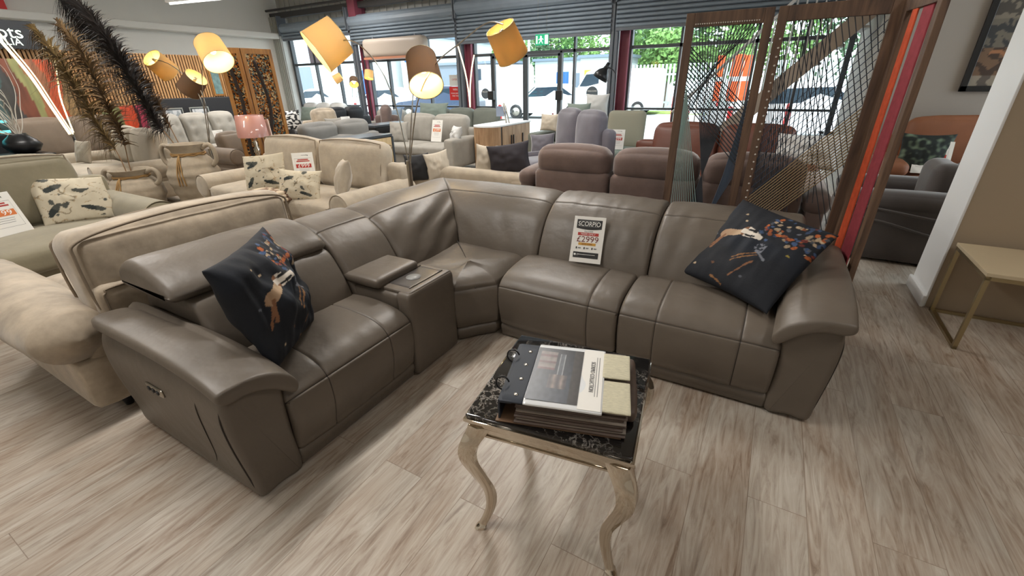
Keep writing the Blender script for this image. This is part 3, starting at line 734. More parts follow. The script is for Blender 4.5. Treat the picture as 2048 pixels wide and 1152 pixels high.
def badger(u, v, side):
    col = lerp3(NAVY, lin((20, 30, 44)), max(0, noise.noise(V((u*3, v*3, side)))))
    if side < 0: return NAVY
    for a, b, c, d, w, cc in ((.44, .30, .62, .44, .006, GLD), (.45, .27, .64, .42, .006, GLD), (.52, .12, .64, .34, .008, BRN), (.08, .30, .22, .56, .010, BRN), (.36, .06, .50, .02, .006, GLD), (.60, .46, .72, .40, .010, GRYF)):
        q, t = seg_d(u, v, a, b, c, d)
        q += .008*noise.noise(V((u*30, v*30, 0)))
        if q < w: col = cc
    q, t = seg_d(u, v, .18, .52, .36, .60)   # body
    if q < .05-.015*t+.012*noise.noise(V((u*25, v*25, 1))): col = lerp3(BRN, CRM, .3+.5*t)
    q, t = seg_d(u, v, .14, .34, .2, .5)
    if q < .014: col = BRN
    q, t = seg_d(u, v, .385, .615, .53, .600)  # head
    if q < .064-.034*t:
        col = WHT
        for e_ in (1, -1):
            if ((u-.435)/.062)**2+((v-.611-e_*(.034-.10*max(0, u-.43)))/.0135)**2 < 1+.4*noise.noise(V((u*60, v*60, e_))): col = BLK
        if u < .375 and abs(v-.613) > .03: col = BRN
    if (u-.575)**2+(v-.605)**2 < .00022: col = BLK
    for bu, bv, br, bc, an in blobs:
        dx, dy = u-bu, v-bv; dx, dy = dx*cos(an)+dy*sin(an), (-dx*sin(an)+dy*cos(an))*1.5
        if dx*dx+dy*dy < br*br*(1+.6*noise.noise(V((u*40, v*40, 3)))): col = lerp3(bc, BLK, .25+.45*hsh(int(bu*999), 6)+.3*noise.noise(V((u*60, v*60, 7)))); break
    q = (u-.62)**2/.0036+(v-.50)**2/.0036
    if q < 1 and noise.noise(V((u*38, v*38, 8))) > .05: col = GRYF
    return col
pillow('badger_cushion', (-1.69, .70, .905), (-2.01, 1.14, .905), (-1.79, 1.14, .455), (-1.53, .775, .485), .25, M['vc'], 'dark navy cushion printed with flowers and a badger, squeezed into the left arm corner', 'cushion', n=110, fn=badger, seed=3, pinch=.07, wr=.02)
pillow('badger_cushion', (-.07, 2.845, .865), (.385, 2.54, .80), (.15, 2.19, .475), (-.315, 2.485, .498), .17, M['vc'], 'dark navy cushion printed with flowers and a badger, resting against the right arm', 'cushion', n=130, fn=badger, seed=9, pinch=.06)
# ------------------------------------------------------------------ price cards
def price_card(mw, w, h, label, head=None, price='£799', style=0, cat='price card', name='price_card'):
    t = thing(name, label, cat); t.matrix_world = mw
    bm = BM(); box(bm, -w/2, w/2, 0, h, -.004, 0, .0008); build('card_board', bm, M['paper'], t, False)
    def R_(nm, m_, a, b, c, d): return rect(nm, M[m_], t, a*w/2, b*w/2, c*h, d*h)
    if style == 0:
        R_('header_panel', 'blackink', -.80, .80, .74, .93)
        bm = BM(); n = 16; pts = [(-.80*w/2+1.6*w/2*i/n, .74*h-.028*h*sin(pi*i/n)) for i in range(n+1)]
        vs = [bm.verts.new((p[0], p[1], .001)) for p in pts]; bm.faces.new(vs); build('header_curve', bm, M['blackink'], t, False)
        letters(head, .042*h/.3, M['whiteink'], t, 0, .835*h, .0015, width=.70*w)
        for k in range(2): R_('fine_print', 'greyink', -.6, .6, .895-.115*k, .905-.115*k).location.z = .0006
        letters('Was £4999', .012, M['greyink'], t, 0, .675*h, .001)
        R_('red_banner', 'redink', -.66, .66, .585, .65); letters('NOW ONLY', .016, M['whiteink'], t, 0, .617*h, .0015)
        letters(price, .052, M['maroonink'], t, 0, .50*h, .001, width=.68*w)
        R_('gold_banner', 'goldink', -.55, .55, .375, .43); letters('SAVE £2000', .013, M['maroonink'], t, 0, .402*h, .0015)
        for k in range(3):
            R_('icon', 'blackink', -.68+k*.5, -.60+k*.5, .29, .335); R_('fine_print', 'greyink', -.54+k*.5, -.36+k*.5, .30, .325)
        R_('footer_panel', 'blackink', -.80, .80, .10, .225); R_('fine_print', 'whiteink', -.5, .6, .17, .178).location.z = .0006
        for k in (-.68, -.52):
            bm = BM(); cyl(bm, (k*w/2, .165*h, .0012), (k*w/2, .165*h, .0016), .007, n=16); build('badge', bm, M['whiteink'] if k < -.6 else M['greyink'], t)
    else:
        R_('fine_print', 'greyink', -.1, .55, .90, .912)
        bm = BM(); vs = [bm.verts.new(q) for q in ((.3*w/2, .93*h, .001), (.52*w/2, .90*h, .001), (.55*w/2, .87*h, .001))]; bm.faces.new(vs); build('logo_mark', bm, M['blackink'], t, False)
        R_('red_line', 'redink', -.5, .5, .735, .77); R_('red_line', 'redink', -.62, .62, .68, .715)
        for a_, b_, c_, d_ in ((-.78, .78, .80, .805), (-.78, .78, .2, .205), (-.78, -.775, .2, .805), (.775, .78, .2, .805)): R_('border', 'greyink', a_, b_, c_, d_)
        R_('price_banner', 'redink' if style == 1 else 'orangeink', -.72, .72, .46, .60)
        letters(price, .24*w, M['whiteink'], t, 0, .53*h, .0015, width=.9*w*.6)
        for k in range(3): R_('fine_print', 'greyink', -.5+.04*k, .5-.04*k, .40-.05*k, .408-.05*k)
    return t
price_card(frame_matrix((-.858, 2.402, .480), (.2, .035, 0), (0, .135, .252)), .196, .290, 'SCORPIO price card reading £2999, propped on the middle seat of the leather sofa', 'SCORPIO', '£2999', 0)
# ------------------------------------------------------------------ marble table
TB = thing('side_table', 'square side table with black marble top on curved polished steel legs', 'table', (-.452, 1.15, 0), radians(8))
bm = BM(); box(bm, -.262, .262, -.257, .257, .532, .55, .006, seg=3); build('marble_top', bm, M['marble'], TB, True, autosmooth=30)
bm = BM(); box(bm, -.268, .268, -.263, .263, .520, .534, .003); 
box(bm, -.255, .255, -.25, .25, .497, .521, .004); box(bm, -.247, .247, -.242, .242, .455, .498, .004)
box(bm, -.252, .252, -.247, .247, .462, .470, .003)
build('apron', bm, M['chrome'], TB, True, autosmooth=30)
def cabriole(sx, sy):
    bm = BM(); cx, cy = sx*.225, sy*.220
    # path from corner down: knee pushed outward, ankle in, foot out
    path = catmull([(0, 0, .50), (.012, .012, .47), (.034, .034, .42), (.036, .036, .36), (.012, .012, .27), (-.012, -.012, .18), (-.014, -.014, .10), (.006, .006, .03), (.022, .022, .0)], 6)
    rings = []
    for i, p in enumerate(path):
        f = i/(len(path)-1); wdt = .030*(1-f)**1.4+.0155+(.004 if f > .93 else 0)
        dx = V((sx, sy, 0)).normalized(); dy = V((-sy, sx, 0)).normalized()
        c_ = V((cx+sx*p.x, cy+sy*p.y, max(0, p.z)))
        a_, b_ = wdt*1.0, wdt*1.05
        # flattened triangular-ish section with a ridge outwards
        sec = [(a_, 0), (a_*.55, b_*.62), (-a_*.35, b_), (-a_*.75, b_*.7), (-a_*.75, -b_*.7), (-a_*.35, -b_), (a_*.55, -b_*.62)]
        rings.append([bm.verts.new(c_+dx*q[0]+dy*q[1]) for q in sec])
    for A, B in zip(rings, rings[1:]):
        for k in range(7): bm.faces.new((A[k], A[(k+1) % 7], B[(k+1) % 7], B[k]))
    bm.faces.new(rings[0][::-1]); bm.faces.new(rings[-1])
    build('leg', bm, M['chrome'], TB, True, autosmooth=50)
for sx in (-1, 1):
    for sy in (-1, 1): cabriole(sx, sy)
# ------------------------------------------------------------------ sample book on the table
BK = thing('sample_book', 'thick leather and fabric sample book with navy spine lying open on the marble table', 'sample book', (-.42, 1.12, .5505), atan2(.10, .34))
# local: x to the right along the brochure, y away
bm = BM(); box(bm, -.215, .165, -.19, .15, 0, .004, .001); build('back_cover', bm, M['swatch2'], BK, False)
for k in range(8):
    z = .006+k*.0085; sl = .02*k/8
    bm = BM(); dx = .004*sin(k*2.2); dy = .005*sin(k*3.1)
    soft(bm, (.0+dx-.0+.01, -.03+dy+.003*k, z+.003), (.335-.004*(k % 3), .325-.006*(k % 2), .0068), .003, .0015, 8, wr=.0012, seed=k)
    build('leather_swatch', bm, M[('swatch', 'swatch3', 'swatch')[k % 3]], BK)
bm = BM(); soft(bm, (-.165, -.02, .074), (.075, .325, .006), .002, 0, 6); sp_ = build('spine_board', bm, M['navy'], BK); tag(sp_, 'navy spine board with four silver rivets')
bm = BM(); box(bm, -.208, -.202, -.18, .14, 0, .076, .001); box(bm, -.204, -.165, -.18, .14, .066, .0765, .001); build('spine_edge', bm, M['navy'], sp_, False)
for k in range(4):
    bm = BM(); lathe(bm, [(.0075, 0), (.007, .002), (.003, .003)], 14, Matrix.Translation((-.158, -.145+k*.08, .0765))); build('rivet', bm, M['steel'], sp_)
for y_ in (-.1, .055):
    bm = BM(); tube(bm, [V((-.212+.022*cos(a), y_, .078+.026*sin(a))) for a in [pi*.1+i*pi*1.4/14 for i in range(15)]], .0028, 8); build('carry_ring', bm, M['blackpaint'], sp_)
bm = BM(); soft(bm, (.0-.012, -.025, .081), (.235, .330, .010), .004, .001, 10, wr=.001); lf = build('brochure', bm, M['plastic'], BK); tag(lf, 'brochure in clear plastic sleeve')
def art(name, w, h, nx, ny, fn, m_, parent, mw=None, loc=None):
    bm = BM(); uv = []
    vv = [[bm.verts.new((-w/2+w*i/nx, -h/2+h*j/ny, 0)) for j in range(ny+1)] for i in range(nx+1)]
    for i in range(nx+1):
        for j in range(ny+1): uv.append((i/nx, j/ny))
    for i in range(nx):
        for j in range(ny): bm.faces.new((vv[i][j], vv[i+1][j], vv[i+1][j+1], vv[i][j+1]))
    o = build(name, bm, m_, parent, False)
    paint(o, lambda i: fn(*uv[i]))
    if loc: o.location = loc
    return o
def room_photo(u, v):
    c = lin((58, 64, 74)); c = lerp3(c, lin((24, 28, 36)), max(0, min(1, 1.4*v-.3)))
    if .08 < u < .45 and .55 < v < .93:
        c = lin((112, 102, 98)); 
        if int(v*22) % 3 == 0: c = lin((90, 60, 62))
    if .5 < u < .62 and .45 < v < .9: c = lin((150, 152, 154)) if u < .53 or u > .60 else lin((70, 76, 84))
    if .35 < u < .72 and .22 < v < .48: c = lerp3(lin((132, 118, 112)), lin((70, 66, 70)), abs(sin(u*20)))
    if u > .8: c = lin((52, 48, 46))
    k = .5+.5*noise.noise(V((u*14, v*14, 2))); return tuple(x*(.55+.9*k) for x in c)
a_ = art('brochure_photo', .158, .286, 60, 100, room_photo, M['vcart'], lf, loc=(-.048, -.028, .0885))
rect('white_page_margin', M['paper'], lf, .032, .100, -.185, .132, .0868, .0872)
t_ = letters('SCORPIO COLLECTION', .020, M['greyink'], lf, 0, 0, 0, width=.16); t_.rotation_euler = (0, 0, -pi/2*1); t_.location = (.066, -.02, .0885)
for k in range(2): rect('fine_print', M['greyink'], lf, .078+k*.008, .080+k*.008, -.12, .09, .0874, .0877)
for y0, y1, dz in ((-.175, -.028, .000), (-.016, .122, .004)):
    bm = BM(); soft(bm, (.142, (y0+y1)/2, .081+dz), (.088, y1-y0, .006), .0025, .002, 10, wr=.0015, seed=y0*9); w_ = build('fabric_swatch', bm, M['weave'], BK); tag(w_, 'cream woven fabric sample')
bm = BM(); soft(bm, (.185, .02, .03), (.05, .30, .05), .02, .0, 8, wr=.008, seed=4); build('hanging_swatch', bm, M['swatch'], BK)
bm = BM(); soft(bm, (.205, .06, -.005), (.012, .17, .10), .005, .0, 8, wr=.008, seed=7); build('hanging_swatch', bm, M['swatch'], BK)
# ------------------------------------------------------------------ generic upholstered furniture; local front is -y
def couch(name, label, cat, loc, rz, w, d, sh, bh, m, n=2, arm='roll', aw=.26, ah=.60, bt=.24, foot=True, group=None, cush_m=None, back='cushion', piping=None, tuft=False, seat_n=None, lean=.18, cz=None, wr=.004, ctop=.0):
    t = thing(name, label, cat, (loc[0], loc[1], 0), rz, group); m = M[m]; cm = M[cush_m] if cush_m else m
    base_z = .10 if foot else .02
    iw = w-2*aw if arm != 'none' else w
    bm = BM(); soft(bm, (0, .0, (base_z+sh-.13)/2), (w-.04 if arm != 'none' else w, d-.06, sh-.13-base_z), .03, 0, 8); build('base', bm, m, t)
    sn = seat_n or n
    for k in range(sn):
        cx = -iw/2+iw*(k+.5)/sn
        bm = BM(); soft(bm, (cx, -d/2+(d-bt)/2-.01, sh-.075), (iw/sn-.008, d-bt+.03, .17), .055, .025, 12, wr=wr, seed=k); sc_ = build('seat_cushion', bm, cm, t)
        if piping:
            bm = BM(); y0 = -d/2-.02; tube(bm, catmull([(cx-iw/sn/2+.03, y0+.3, sh+.0), (cx-iw/sn/2+.02, y0+.03, sh-.02), (cx-iw/sn/2+.06, y0+.012, sh-.025), (cx, y0+.008, sh-.02), (cx+iw/sn/2-.06, y0+.012, sh-.025), (cx+iw/sn/2-.02, y0+.03, sh-.02), (cx+iw/sn/2-.03, y0+.3, sh)], 5), .006, 6); build('piping', bm, M[piping], sc_)
    fz = bh-.14 if back == 'cushion' else bh
    if back in ('cushion', 'frame'):
        bm = BM(); soft(bm, (0, d/2-.09, (base_z+fz)/2), (w-(.02 if arm != 'none' else 0)-(aw*.6 if arm == 'roll' else 0), .17, fz-base_z), .06, .01, 12, wr=wr); build('back_frame', bm, m, t)
    if back == 'cushion':
        for k in range(n):
            cx = -iw/2+iw*(k+.5)/n; hh = bh-sh+.10
            Mx = Matrix.Translation((cx, d/2-.20, sh-.03)) @ Matrix.Rotation(-lean, 4, 'X')
            bm = BM(); soft(bm, (0, 0, hh/2), (iw/n-.01, .22, hh), .085, .04, 14, Mx, wr=wr*2, seed=k+5, axes='yz')
            if tuft:
                for v in bm.verts:
                    q = Mx.inverted() @ v.co
                    if q.y < 0:
                        for tx in (-.12, .12):
                            for tz in (hh*.35, hh*.68): v.co.y += .045*exp(-((q.x-tx)**2+(q.z-tz)**2)/.0022)
            bc = build('back_cushion', bm, cm, t)
            if piping:
                bm = BM(); ww = iw/n/2-.04
                for yy in (-.085, .085):
                    tube(bm, [Mx @ V(p) for p in catmull([(-ww, yy, .06), (-ww, yy, hh-.07), (-ww+.05, yy, hh-.01), (0, yy, hh+.012), (ww-.05, yy, hh-.01), (ww, yy, hh-.07), (ww, yy, .06)], 5)], .006, 6)
                build('piping', bm, M[piping], bc)
    elif back == 'recliner':
        for k in range(n):
            cx = -iw/2+iw*(k+.5)/n
            bm = BM(); soft(bm, (cx, d/2-.14, (base_z+bh-.2)/2+.01), (iw/n-.012, .26, bh-.2-base_z), .05, .015, 12, wr=wr, axes='y'); bc = build('backrest', bm, m, t)
            bm = BM(); soft(bm, (cx, d/2-.13, bh-.12), (iw/n-.02, .22, .25), .085, .02, 12, wr=wr, axes='yz', sag=.02); build('headrest', bm, m, t)
            bm = BM(); soft(bm, (cx, d/2-.32, sh+.16), (iw/n-.02, .18, .42), .07, .02, 10, wr=wr, axes='y'); build('lumbar_cushion', bm, m, t)
    for s in (-1, 1) if arm != 'none' else ():
        x = s*(w/2-aw/2)
        a0 = None
        bm = BM()
        if arm == 'roll':
            soft(bm, (x-s*.03, -.01, (base_z+ah-.14)/2), (aw-.08, d-.05, ah-.14-base_z), .03, 0, 8)
            prof = [(0.001, 0), (aw*.36, .004), (aw*.47, .02), (aw*.50, .05), (aw*.5, d*.5), (aw*.5, d-.08), (aw*.46, d-.03), (.001, d-.02)]
            Mx = Matrix.Translation((x+s*.0, -d/2-.012, ah-aw*.50)) @ Matrix.Rotation(-pi/2, 4, 'X')
            lathe(bm, catmull([(p[0], p[1], 0) for p in prof], 4) and [(q.x, q.y) for q in catmull([(p[0], p[1], 0) for p in prof], 4)], 26, Mx)
            bmesh.ops.remove_doubles(bm, verts=bm.verts, dist=.0001)
        elif arm == 'box':
            soft(bm, (x, -.005, (base_z+ah)/2), (aw, d-.01, ah-base_z), .045, .012, 12, wr=wr)
        elif arm == 'pad':
            soft(bm, (x, 0, (base_z+ah-.08)/2), (aw-.05, d-.04, ah-.08-base_z), .03, .02, 10, wr=wr, axes='x')
            soft(bm, (x, 0, ah-.07), (aw, d, .16), .07, .015, 12, wr=wr)
        build('arm', bm, m, t)
    if foot:
        for sx in (-1, 1):
            for sy in (-1, 1):
                bm = BM(); lathe(bm, [(.018, 0), (.026, .03), (.034, .09), (.034, .11)], 14, Matrix.Translation((sx*(w/2-.09), sy*(d/2-.10), 0))); build('foot', bm, M['blackpaint'], t)
    return t
R90 = pi/2
# velvet snuggler directly behind the left wing, seen from the rear
t = thing('velvet_loveseat', 'champagne velvet scroll-arm loveseat standing back to back with the leather sofa', 'sofa', (-3.14, 1.14, 0), -R90)
bm = BM(); soft(bm, (0, .02, .22), (1.40, 1.10, .28), .04, .0, 10); build('base', bm, M['velvet'], t)
bm = BM(); soft(bm, (0, -.14, .40), (.96, .85, .17), .06, .025, 14, wr=.006); build('seat_cushion', bm, M['velvet'], t)
bm = BM(); soft(bm, (0, .50, .38), (1.06, .18, .60), .045, .008, 14, wr=.004); bf = build('back_frame', bm, M['velvet'], t)
bm = BM(); tube(bm, catmull([(-.505, .587, .12), (-.507, .588, .58), (-.495, .586, .645), (-.44, .584, .664), (0, .586, .668), (.44, .584, .664), (.495, .586, .645), (.507, .588, .58), (.505, .587, .12)], 6), .005, 6); build('piping', bm, M['piping'], bf)
Mx = Matrix.Translation((0.0, .435, .50)) @ Matrix.Rotation(.09, 4, 'X')
bm = BM(); soft(bm, (0, 0, .20), (1.08, .27, .42), .075, .03, 22, Mx, wr=.006, seed=3, axes='yz', sag=.0); bc = build('back_cushion', bm, M['velvet'], t)
for yy in (-.128, .128):
    bm = BM(); tube(bm, [Mx @ V(p) for p in catmull([(-.46, yy, .005), (-.525, yy, .06), (-.53, yy, .30), (-.50, yy, .375), (-.3, yy*1.02, .412), (0, yy*1.02, .425), (.3, yy*1.02, .412), (.50, yy, .375), (.53, yy, .30), (.525, yy, .06), (.46, yy, .005)], 6)], .0065, 6); build('piping', bm, M['piping'], bc)
for s in (-1, 1):
    x = s*.635
    bm = BM(); soft(bm, (x-s*.06, -.02, .27), (.14, 1.16, .38), .05, .03, 10, axes='x')
    N = 26; rings = []
    for i in range(N+1):
        f = i/N; y = .60-1.34*f; rr = .135+.03*sin(pi*min(1, f*1.1))*.6+.01*f
        cap = 1 if .05 < f < .97 else sqrt(max(.0004, 1-((.05-f)/.05)**2)) if f <= .05 else sqrt(max(.0004, 1-((f-.97)/.03)**2))
        rr *= cap
        ring = []
        for j in range(24):
            a = 2*pi*j/24; ox = x+rr*1.12*cos(a)+s*.015; oz = .475+rr*.86*sin(a)+.04*f
            q = V((ox, y, oz)); q += noise.noise_vector(q*5)*.004; ring.append(bm.verts.new(q))
        rings.append(ring)
    for A, B in zip(rings, rings[1:]):
        for k in range(24): bm.faces.new((A[k], A[(k+1) % 24], B[(k+1) % 24], B[k]))
    bm.faces.new(rings[0][::-1]); bm.faces.new(rings[-1])
    build('arm', bm, M['velvet'], t)
for sx, sy in ((-.56, .16), (.56, .16), (-.56, .46), (.56, .46), (-.56, -.48), (.56, -.48)):
    bm = BM(); lathe(bm, [(.018, 0), (.024, .03), (.038, .075), (.038, .10)], 14, Matrix.Translation((sx, sy, 0))); build('foot', bm, M['blackpaint'], t)
# left olive-beige sofa with the £799 card
couch('scroll_arm_sofa', 'olive beige velvet sofa at the left edge holding the £799 card', 'sofa', (-5.02, .62), R90, 2.45, 1.15, .46, .93, 'sage', 2, 'roll', .30, .64, piping='piping', bt=.30)
price_card(frame_matrix((-5.05, .93, .475), (-.16, 1, 0), (-.42, -.05, 1)), .23, .34, 'white price card reading £799 on the olive beige sofa at the left', None, '£799', 2)
def bird_fn(seed, base=(194, 184, 162)):
    B = lin(base); D = lin((70, 72, 66)); K = lin((40, 46, 44)); O = lin((170, 150, 120))
    def f(u, v, side):
        col = B
        n1 = noise.noise(V((u*5+seed*7, v*5, 0))); n2 = noise.noise(V((u*11+seed, v*9+2, 3)))
        if abs(n1) < .035 and n2 > -.15: col = O if n2 < .1 else lin((128, 116, 94))
        if noise.noise(V((u*7+seed*3, v*7-seed, 5))) > .42: col = D
        for bu, bv, an in ((.3, .72, .5), (.72, .22, -.3), (.2, .25, .9)):
            dx, dy = u-bu, v-bv; dx, dy = dx*cos(an)+dy*sin(an), -dx*sin(an)+dy*cos(an)
            if (dx/.16)**2+(dy/.055)**2 < 1+.5*n2: col = K if dx < .02 else D
        return col
    return f
pillow('bird_cushion', (-5.40, 1.18, .84), (-5.16, 1.62, .80), (-4.98, 1.60, .46), (-5.14, 1.12, .475), .16, M['vc'], 'cream cushion printed with birds and branches, against the scroll arm of the olive beige sofa', 'cushion', n=60, fn=bird_fn(1), pinch=.05, seed=1)
# cream sofa with £999 card
couch('chenille_sofa', 'cream chenille two-cushion sofa holding the £999 card, behind the leather corner', 'sofa', (-4.60, 3.20), 0, 2.62, 1.0, .45, .87, 'velvet2', 2, 'roll', .27, .58, piping='piping', bt=.30, wr=.006)
price_card(frame_matrix((-4.32, 3.06, .575), (.3, .32, 0), (0, .28, 1)), .21, .29, 'white price card reading £999 between the cream sofa cushions', None, '£999', 1)
pillow('bird_cushion', *corners((-4.72, 2.86, .655), .50, .40, radians(-70), .3, .1), .15, M['vc'], 'cream cushion with a dark bird print at the left arm of the cream sofa', 'cushion', n=60, fn=bird_fn(2), pinch=.05, seed=2)
pillow('bird_cushion', *corners((-4.08, 2.80, .59), .46, .32, radians(-65), .35, -.05), .15, M['vc'], 'cream floral printed cushion below the £999 card', 'cushion', n=60, fn=bird_fn(3), pinch=.09, seed=4)
pillow('scatter_cushion', *corners((-3.66, 3.0, .66), .40, .38, radians(-125), .3, .1), .16, M['velvet2'], 'plain cream scatter cushion at the right arm of the cream sofa', 'cushion', pinch=.07)
bm = BM()
for k in range(3): soft(bm, (-4.35, 2.58, .475+k*.03), (.46-.03*k, .30, .036), .016, .006, 10, wr=.008, seed=k)
def stripe_mat():
    mt, nt, b = new_mat('brown_cream_checked_wool'); tc = node(nt, 'ShaderNodeTexCoord'); c = node(nt, 'ShaderNodeTexChecker', Scale=9.0); nt.links.new(tc.outputs['Object'], c.inputs[0])
    c.inputs[1].default_value = (*lin((196, 180, 156)), 1); c.inputs[2].default_value = (*lin((122, 96, 78)), 1); nt.links.new(c.outputs[0], b.inputs['Base Color']); b.inputs['Roughness'].default_value = .9; return mt
tag(build('folded_throw', bm, stripe_mat()), 'folded brown and cream checked throw on the cream sofa seat', 'blanket')
# far beige sofa behind the vases
couch('beige_sofa', 'pale beige sofa behind the two clay urns at the left', 'sofa', (-8.45, 2.88), -.12, 2.35, 1.0, .47, .90, 'velvet2', 2, 'roll', .26, .62, cush_m='cream', bt=.30)
pillow('scatter_cushion', *corners((-9.05, 2.75, .66), .36, .34, radians(-80), .3), .12, M['velvet2'], 'small beige cushion on the left arm side of the pale sofa behind the urns', 'cushion')
couch('umber_sofa', 'dark umber sofa in front of the honey slat wall at the far left', 'sofa', (-10.75, 3.3), R90, 1.9, .95, .46, 1.0, 'umber', 2, 'box', .22, .58)
couch('tufted_sofa', 'light grey button-tufted three-cushion sofa in front of the black panel', 'sofa', (-9.75, 4.95), R90, 1.95, .95, .46, .98, 'grey_fab', 3, 'box', .2, .6, tuft=True)
couch('umber_armchair', 'brown velvet armchair with rounded arm in front of the tufted grey sofa', 'armchair', (-8.0, 4.55), R90, .98, .9, .42, .72, 'umber', 1, 'roll', .26, .6)
price_card(frame_matrix((-9.3, 4.95, .5), (0, 1, 0), (-.3, 0, 1)), .2, .28, 'white price card on the light grey tufted sofa', None, '£899', 1)
# grey sofa seen from behind beside the sycamore sideboard
couch('grey_roll_sofa', 'mid grey sofa with long rolled back cushions behind the pale wood sideboard', 'sofa', (-7.05, 5.55), -R90, 1.85, .95, .44, .86, 'grey_fab2', 2, 'box', .2, .58, lean=.1)
couch('round_armchair', 'greige rounded armchair with a scatter cushion, left of the black sofa', 'armchair', (-8.3, 6.75), R90*.8, .95, .9, .45, .98, 'velvet', 1, 'pad', .2, .6)
pillow('scatter_cushion', *corners((-8.0, 6.6, .72), .40, .38, radians(-10), .2), .12, M['grey_fab'], 'grey scatter cushion on the greige rounded armchair', 'cushion')
price_card(frame_matrix((-7.9, 6.85, .62), (.2, 1, 0), (-.2, 0, 1)), .21, .30, 'price card with colour pictures on the greige rounded armchair', None, '£499', 2)
couch('black_sofa', 'black sofa with a sloping back between the greige armchair and the window', 'sofa', (-9.5, 7.9), -R90, 1.5, .95, .44, .96, 'blackfab', 2, 'pad', .22, .66)
couch('window_sofa', 'white and grey sofa piled with cushions under the far left window', 'sofa', (-11.65, 9.0), 0, 2.2, .95, .46, .98, 'whitefab', 3, 'box', .22, .62)
for k, (x_, m_, lb) in enumerate(((-11.6, 'teal', 'pale green scatter cushion in the middle of the far left window sofa'), (-10.95, 'grey_fab', 'grey scatter cushion at the right end of the far left window sofa'))):
    pillow('scatter_cushion', *corners((x_, 8.72, .80), .62, .40, radians(-90), .35, .1*k), .16, M[m_], lb, 'cushion')
def zebra(u, v, side): return lin((32, 32, 34)) if noise.noise(V((u*7, v*12, 1))) > .02 else lin((210, 208, 204))
pillow('patterned_cushion', *corners((-9.25, 6.45, .84), .50, .42, radians(-20), .2), .14, M['vc'], 'black and white patterned cushion beside the mosaic screen', 'cushion', n=50, fn=zebra)
couch('slate_armchair', 'low dark grey armchair under the black and white patterned cushion', 'armchair', (-9.35, 6.5), R90, .8, .8, .45, .72, 'charcoal' if 0 else 'grey_dark', 1, 'box', .16, .55)
couch('window_loveseat', 'grey loveseat with a blue cushion under the second window', 'sofa', (-9.15, 9.2), 0, 1.4, .85, .45, .82, 'grey_fab', 2, 'box', .2, .6)
pillow('scatter_cushion', *corners((-8.35, 8.75, .78), .52, .40, radians(-95), .5, .25), .15, mat('dusty_blue_fabric', (116, 134, 150), .8), 'dusty blue scatter cushion on the grey loveseat under the second window', 'cushion')
couch('brown_round_chair', 'small brown rounded chair by the second window', 'armchair', (-8.2, 8.25), .5, .6, .6, .44, .98, 'brownsuede', 1, 'pad', .16, .6)
# grey sofa with coloured card
couch('light_grey_sofa', 'light grey two-cushion sofa with a pictured price card, left of the fluted cabinet', 'sofa', (-5.93, 7.0), 0, 2.05, .98, .45, .88, 'grey_fab', 2, 'box', .22, .60, piping=None)
price_card(frame_matrix((-5.62, 6.93, .50), (1, .05, 0), (.05, .3, 1)), .24, .40, 'tall price card with an orange banner on the light grey sofa', None, '£599', 2)
pillow('scatter_cushion', *corners((-6.45, 6.82, .66), .42, .40, radians(-75), .3), .14, M['grey_fab'], 'light grey scatter cushion at the left arm of the light grey sofa', 'cushion')
pillow('scatter_cushion', *corners((-5.08, 6.85, .64), .36, .34, radians(-120), .3), .16, M['whitefab'], 'fluffy pale cushion at the right arm of the light grey sofa', 'cushion', wr=.02)
couch('green_sofa', 'dull green sofa behind the light grey sofa, its long back below the window', 'sofa', (-6.5, 8.75), 0, 2.5, .9, .45, .90, 'greenfab', 3, 'box', .2, .6)
pillow('scatter_cushion', *corners((-6.9, 8.5, .95), .85, .36, radians(-90), .3), .18, M['teal'], 'long sage cushion on the back of the dull green sofa', 'cushion')
# beige low sofa with dark and cream pillows, behind the corner
couch('low_beige_sofa', 'low pale beige sofa behind the leather corner with dark and cream pillows', 'sofa', (-3.22, 4.72), pi, 2.05, .95, .40, .585, 'velvet2', 3, 'pad', .28, .54, lean=.05, back='frame', cush_m='velvet2')
pillow('scatter_cushion', *corners((-3.78, 4.25, .56), .36, .34, radians(-80), .1, .1), .14, M['blackfab'], 'black pillow at the left end of the low beige sofa', 'cushion')
pillow('scatter_cushion', *corners((-3.47, 4.28, .60), .30, .34, radians(-60), .1, .2), .12, M['cream'], 'cream pillow beside the black pillow on the low beige sofa', 'cushion')
pillow('scatter_cushion', *corners((-2.86, 4.42, .68), .26, .36, radians(-70), .1, -.08), .12, M['cream'], 'cream pillow left of the large charcoal pillow on the low beige sofa', 'cushion')
pillow('scatter_cushion', *corners((-2.55, 4.42, .72), .52, .34, radians(-80), .1, .16), .14, mat('charcoal_fabric', (44, 40, 46), .85), 'large charcoal pillow at the right end of the low beige sofa', 'cushion')
# brown suede recliner sofa seen from behind
couch('recliner_sofa', 'brown suede three-seat recliner sofa seen from behind, behind the leather corner sofa', 'sofa', (-.76, 4.03), pi, 2.42, .98, .45, 1.0, 'brownsuede', 3, 'pad', .17, .78, back='recliner', foot=False)
couch('mauve_recliner_sofa', 'mauve grey two-seat recliner with rounded headrests, turned away by the doors', 'sofa', (-2.62, 6.1), -R90*.40, 1.35, .95, .45, 1.05, 'mauve', 2, 'pad', .12, .50, back='cushion', foot=False, lean=.05, bt=.34)
couch('red_leather_sofa', 'reddish brown leather sofa seen through the wooden string screen', 'sofa', (-.55, 5.9), 0, 2.1, .95, .45, .92, 'brownsuede2', 2, 'pad', .24, .68)
pillow('scatter_cushion', *corners((.35, 5.6, .80), .6, .36, radians(-90), .2), .2, M['whitefab'], 'white fluffy cushion behind the second panel of the string screen', 'cushion', wr=.02)
